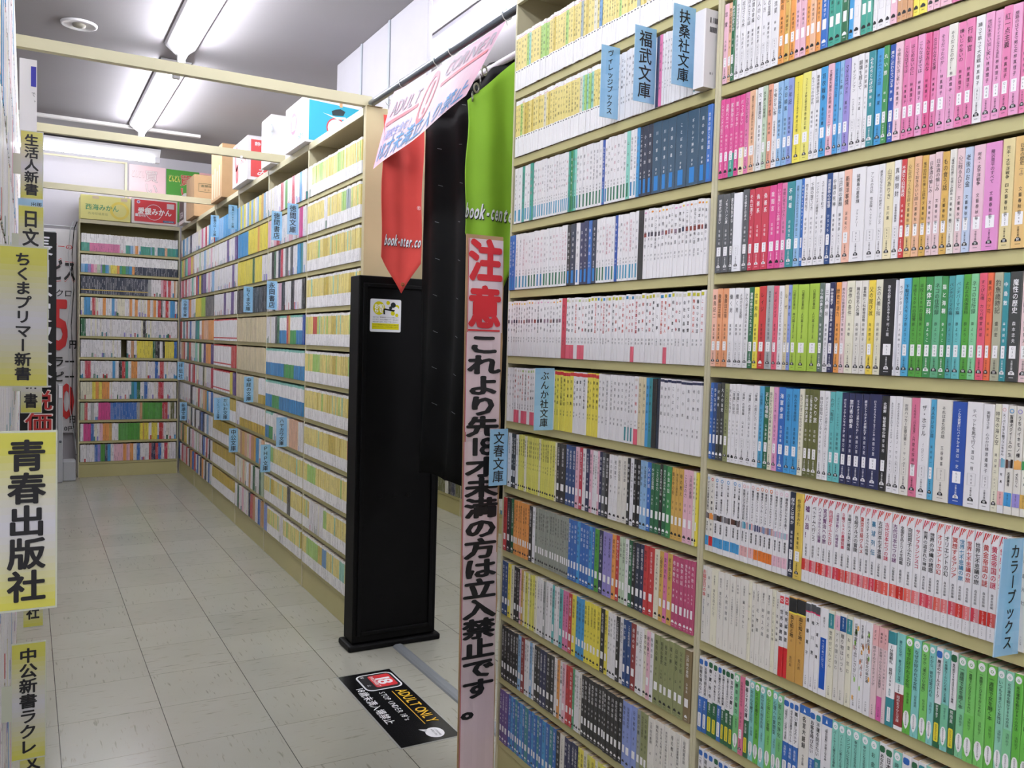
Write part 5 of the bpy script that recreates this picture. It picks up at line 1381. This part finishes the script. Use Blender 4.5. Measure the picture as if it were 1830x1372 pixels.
t, fl, wl, fn_, wn_, H = carton('cardboard_box', .393, .780, 8.11, 8.38, T0, T0+.20, lin('dcd684'), 'pale yellow mandarin carton with green lettering on the end bookcase')
b = MB(); b.ring(fn_, .30, .09, .075, .055, lin('dcc850'), .0008, 26)
b.rect(fn_, .09, .14, .175, .198, lin('cbb89a'), .001); b.rect(fn_, .31, .36, .172, .196, lin('cbb89a'), .001); b.build('print', M_INK, t)
tx = MB(); htext(tx, fn_, '西海みかん', .035, .295, .105, .055, lin('2e8a60'), 1, .0014); htext(tx, fn_, '西海柑橘農協', .055, .21, .05, .024, lin('a0a060'), 0, .0014); tx.build('lettering', M_INK, t)
t, fl, wl, fn_, wn_, H = carton('cardboard_box', .787, 1.160, 8.11, 8.38, T0, T0+.215, lin('dcd4d0'), 'red and white mandarin carton with bold white lettering on the end bookcase')
b = MB(); b.prism(fn_, rrect(.022, .36, .018, .205, .008), .0005, .001, lin('c8242e'))
b.ring(fn_, .18, .105, .068, .064, CW, .0014, 30); b.disc(fn_, .055, .185, .014, .014, CW, .0014, 14); b.disc(fn_, .055, .185, .009, .009, lin('8c6ab0'), .0017, 14); b.rect(fn_, .285, .345, .145, .19, lin('d8c8cc'), .0014)
b.prism(fn_, rrect(.255, .345, .024, .042, .004), .0012, .0016, lin('2a6a8c')); b.rect(fn_, .03, .052, .06, .085, CW, .0014); b.build('print', M_INK, t)
tx = MB(); htext(tx, fn_, '愛媛みかん', .05, .325, .110, .062, lin('f2eeee'), 2, .002); htext(tx, fn_, '南宇和', .055, .115, .068, .022, CW, 1, .002); htext(tx, fn_, 'JAえひめ中央', .262, .338, .033, .011, CW, 0, .002); tx.build('lettering', M_INK, t)

# ---------------------------------------------------------------- posters, sales banners, device at the far end
def poster(x0, x1, z0, z1, bg, fg, out, sm, label):
    t = empty('poster', ((x0+x1)/2, BACK-.004, z0), label, 'poster')
    fr = Fr((x0, BACK-.004, z0), (1, 0, 0), (0, 0, 1), (0, -1, 0)); W, H = x1-x0, z1-z0
    b = MB(); b.grid(lambda u, v: fr.p(u*W, v*H, .002*math.sin(u*6)), 8, 4, bg); b.build('sheet', M_CARD, t, solid=.0005)
    tx = MB()
    for q, cc, l in ((2, out, .004), (1, fg, .006)):
        k = 1.08 if q == 2 else 1
        vtext(tx, fr, '買います', W*.6, H*.93, H*.02, W*.42*k, cc, q, l); htext(tx, fr, 'どんどん', W*.06, W*.42, H*.83, H*.13*k, sm if q == 1 else out, q, l)
    tx.build('lettering', M_INK, t)
poster(.798, 1.105, 2.28, 2.762, lin('e2c0c4'), lin('d4c4c4'), lin('7a6c6e'), lin('d4c4c4'), 'faded pink buying poster on the back wall, left of the green one')
poster(1.110, 1.396, 2.28, 2.758, lin('3c8a22'), lin('b03028'), lin('ece0c8'), lin('d8d030'), 'green poster with red and yellow lettering on the back wall')
poster(1.400, 1.68, 2.28, 2.758, lin('dfa8aa'), lin('d4b4b4'), lin('7a6c6e'), lin('d4c4c4'), 'faded pink buying poster on the back wall, right of the green one')
t = empty('sales_banner', (-.13, 5.8, .35), 'black vertical sales banner with white and red characters at the left', 'banner')
fr = Fr((-.41, 5.8, .37), (1, 0, 0), (0, 0, 1), (0, -1, 0))
MB().grid(lambda u, v: fr.p(.565*u, 1.46*v, .004*math.sin(v*9)*math.sin(u*5)), 10, 24, lin('121416')).build('cloth', M_FLAG, t, solid=.0006)
tx = MB()
for q, l in ((2, .008), (1, .011)):
    for i, ch in enumerate('長日本買取大全税価格で'):
        redc = ch in '税価格'; zc = 1.38-i*.131
        if q == 2 and redc: put(tx, fr, ch, .475, zc, .155, .132, lin('e6dcd8'), 2, l)
        if q == 1: put(tx, fr, ch, .475, zc, .145, .122, lin('b02a2a') if redc else lin('dcdce4'), 1, l)
tx.build('lettering', M_INK, t)
MB().tube([(-.425, 5.805, 0), (-.425, 5.805, 1.86)], .008, 10).build('pole', M_GREY, t)
MB().tube([(-.43, 5.805, 1.835), (.15, 5.805, 1.835)], .005, 8).build('cross_bar', M_GREY, t)
MB().tube([(-.425, 5.805, 0), (-.425, 5.805, .05)], .12, 20).build('base', M_GREY, t, bevel=.006)
t = empty('sales_banner', (.19, 8.40, .36), 'white hanging banner with large red numerals beside the end bookcase', 'banner')
fr = Fr((-.02, 8.405, .36), (1, 0, 0), (0, 0, 1), (0, -1, 0)); W = .398
MB().grid(lambda u, v: fr.p(W*u, 1.77*v, .008*math.sin(u*8+v*2)), 14, 16, lin('dcdadc')).build('cloth', M_FLAG, t, smooth=True)
tx = MB(); RR = lin('cc2a2a'); BB = lin('1c1c1e')
def zc(py): return 2.146-(py-408)*.0049-.36
htext(tx, fr, 'コピーの', .13, .37, zc(442), .05, RR, 1, .012)
for q, cc, k in ((2, RR, 1.15), (2, lin('e8e4e4'), 1.08), (2, BB, 1.)): htext(tx, fr, 'サービス', -.01, .395, zc(484), .20*k, cc, q, .012+(1.15-k)*.02)
htext(tx, fr, 'モノクロ', .10, .37, zc(524), .07, BB, 1, .013)
htext(tx, fr, '5', .19, .36, zc(580), .60, RR, 2, .013); put(tx, fr, '円', .372, zc(614), .06, .08, BB, 2, .014)
htext(tx, fr, 'カラー', .14, .39, zc(645), .10, BB, 2, .013); htext(tx, fr, 'コピー', .14, .39, zc(672), .10, BB, 2, .013)
htext(tx, fr, '30', .10, .40, zc(716), .42, RR, 2, .013); put(tx, fr, '円', .372, zc(748), .05, .07, BB, 2, .014); htext(tx, fr, '60円', .27, .39, zc(765), .05, BB, 1, .013)
tx.build('lettering', M_INK, t)
MB().tube([(.0, 8.41, 2.155), (.36, 8.41, 2.155)], .006, 8).build('rod', M_GREY, t)
t = empty('security_gate', (.30, 8.0, 0), 'low light grey gate post with a base box beside the end bookcase', 'security gate')
MB().box(.226, .262, 7.90, 8.10, .0, .81).build('post', M_GREY, t, bevel=.005)
MB().box(.232, .256, 7.893, 7.899, .70, .80).build('cover_plate', M_FIX, t, bevel=.001)
MB().box(.2625, .362, 7.95, 8.10, .0, .17).build('base_box', M_GREY, t, bevel=.01)
lathe(Fr((.244, 7.8995, .34), (1, 0, 0), (0, 0, 1), (0, -1, 0)), [(.011, 0), (.010, .006), (.001, .008)], 14).build('lock', M_PIPE, t)
for i, (dx, nm) in enumerate(((0, 'left one of two'), (.014, 'right one of two'))):
    P = [(.372-dx*2, 8.20, 2.18), (.35-dx*2, 8.19, 2.12), (.335-dx*2, 8.19, 1.9), (.350-dx, 8.19, 1.6), (.33-dx*2, 8.19, 1.3), (.345-dx*2, 8.19, 1.0), (.335-dx, 8.19, .6), (.36, 8.17, .35), (.372, 8.15, .19+.012*i)]
    Q = [tuple(np.array(P[j])*(1-s)+np.array(P[j+1])*s) for j in range(len(P)-1) for s in (0, .33, .66)]+[P[-1]]
    tag(MB().tube(Q, .0035, 6).build('power_cable', M_GREY if i else M_BLACK2), 'thin cable hanging down beside the end bookcase, %s' % nm, 'cable', None)
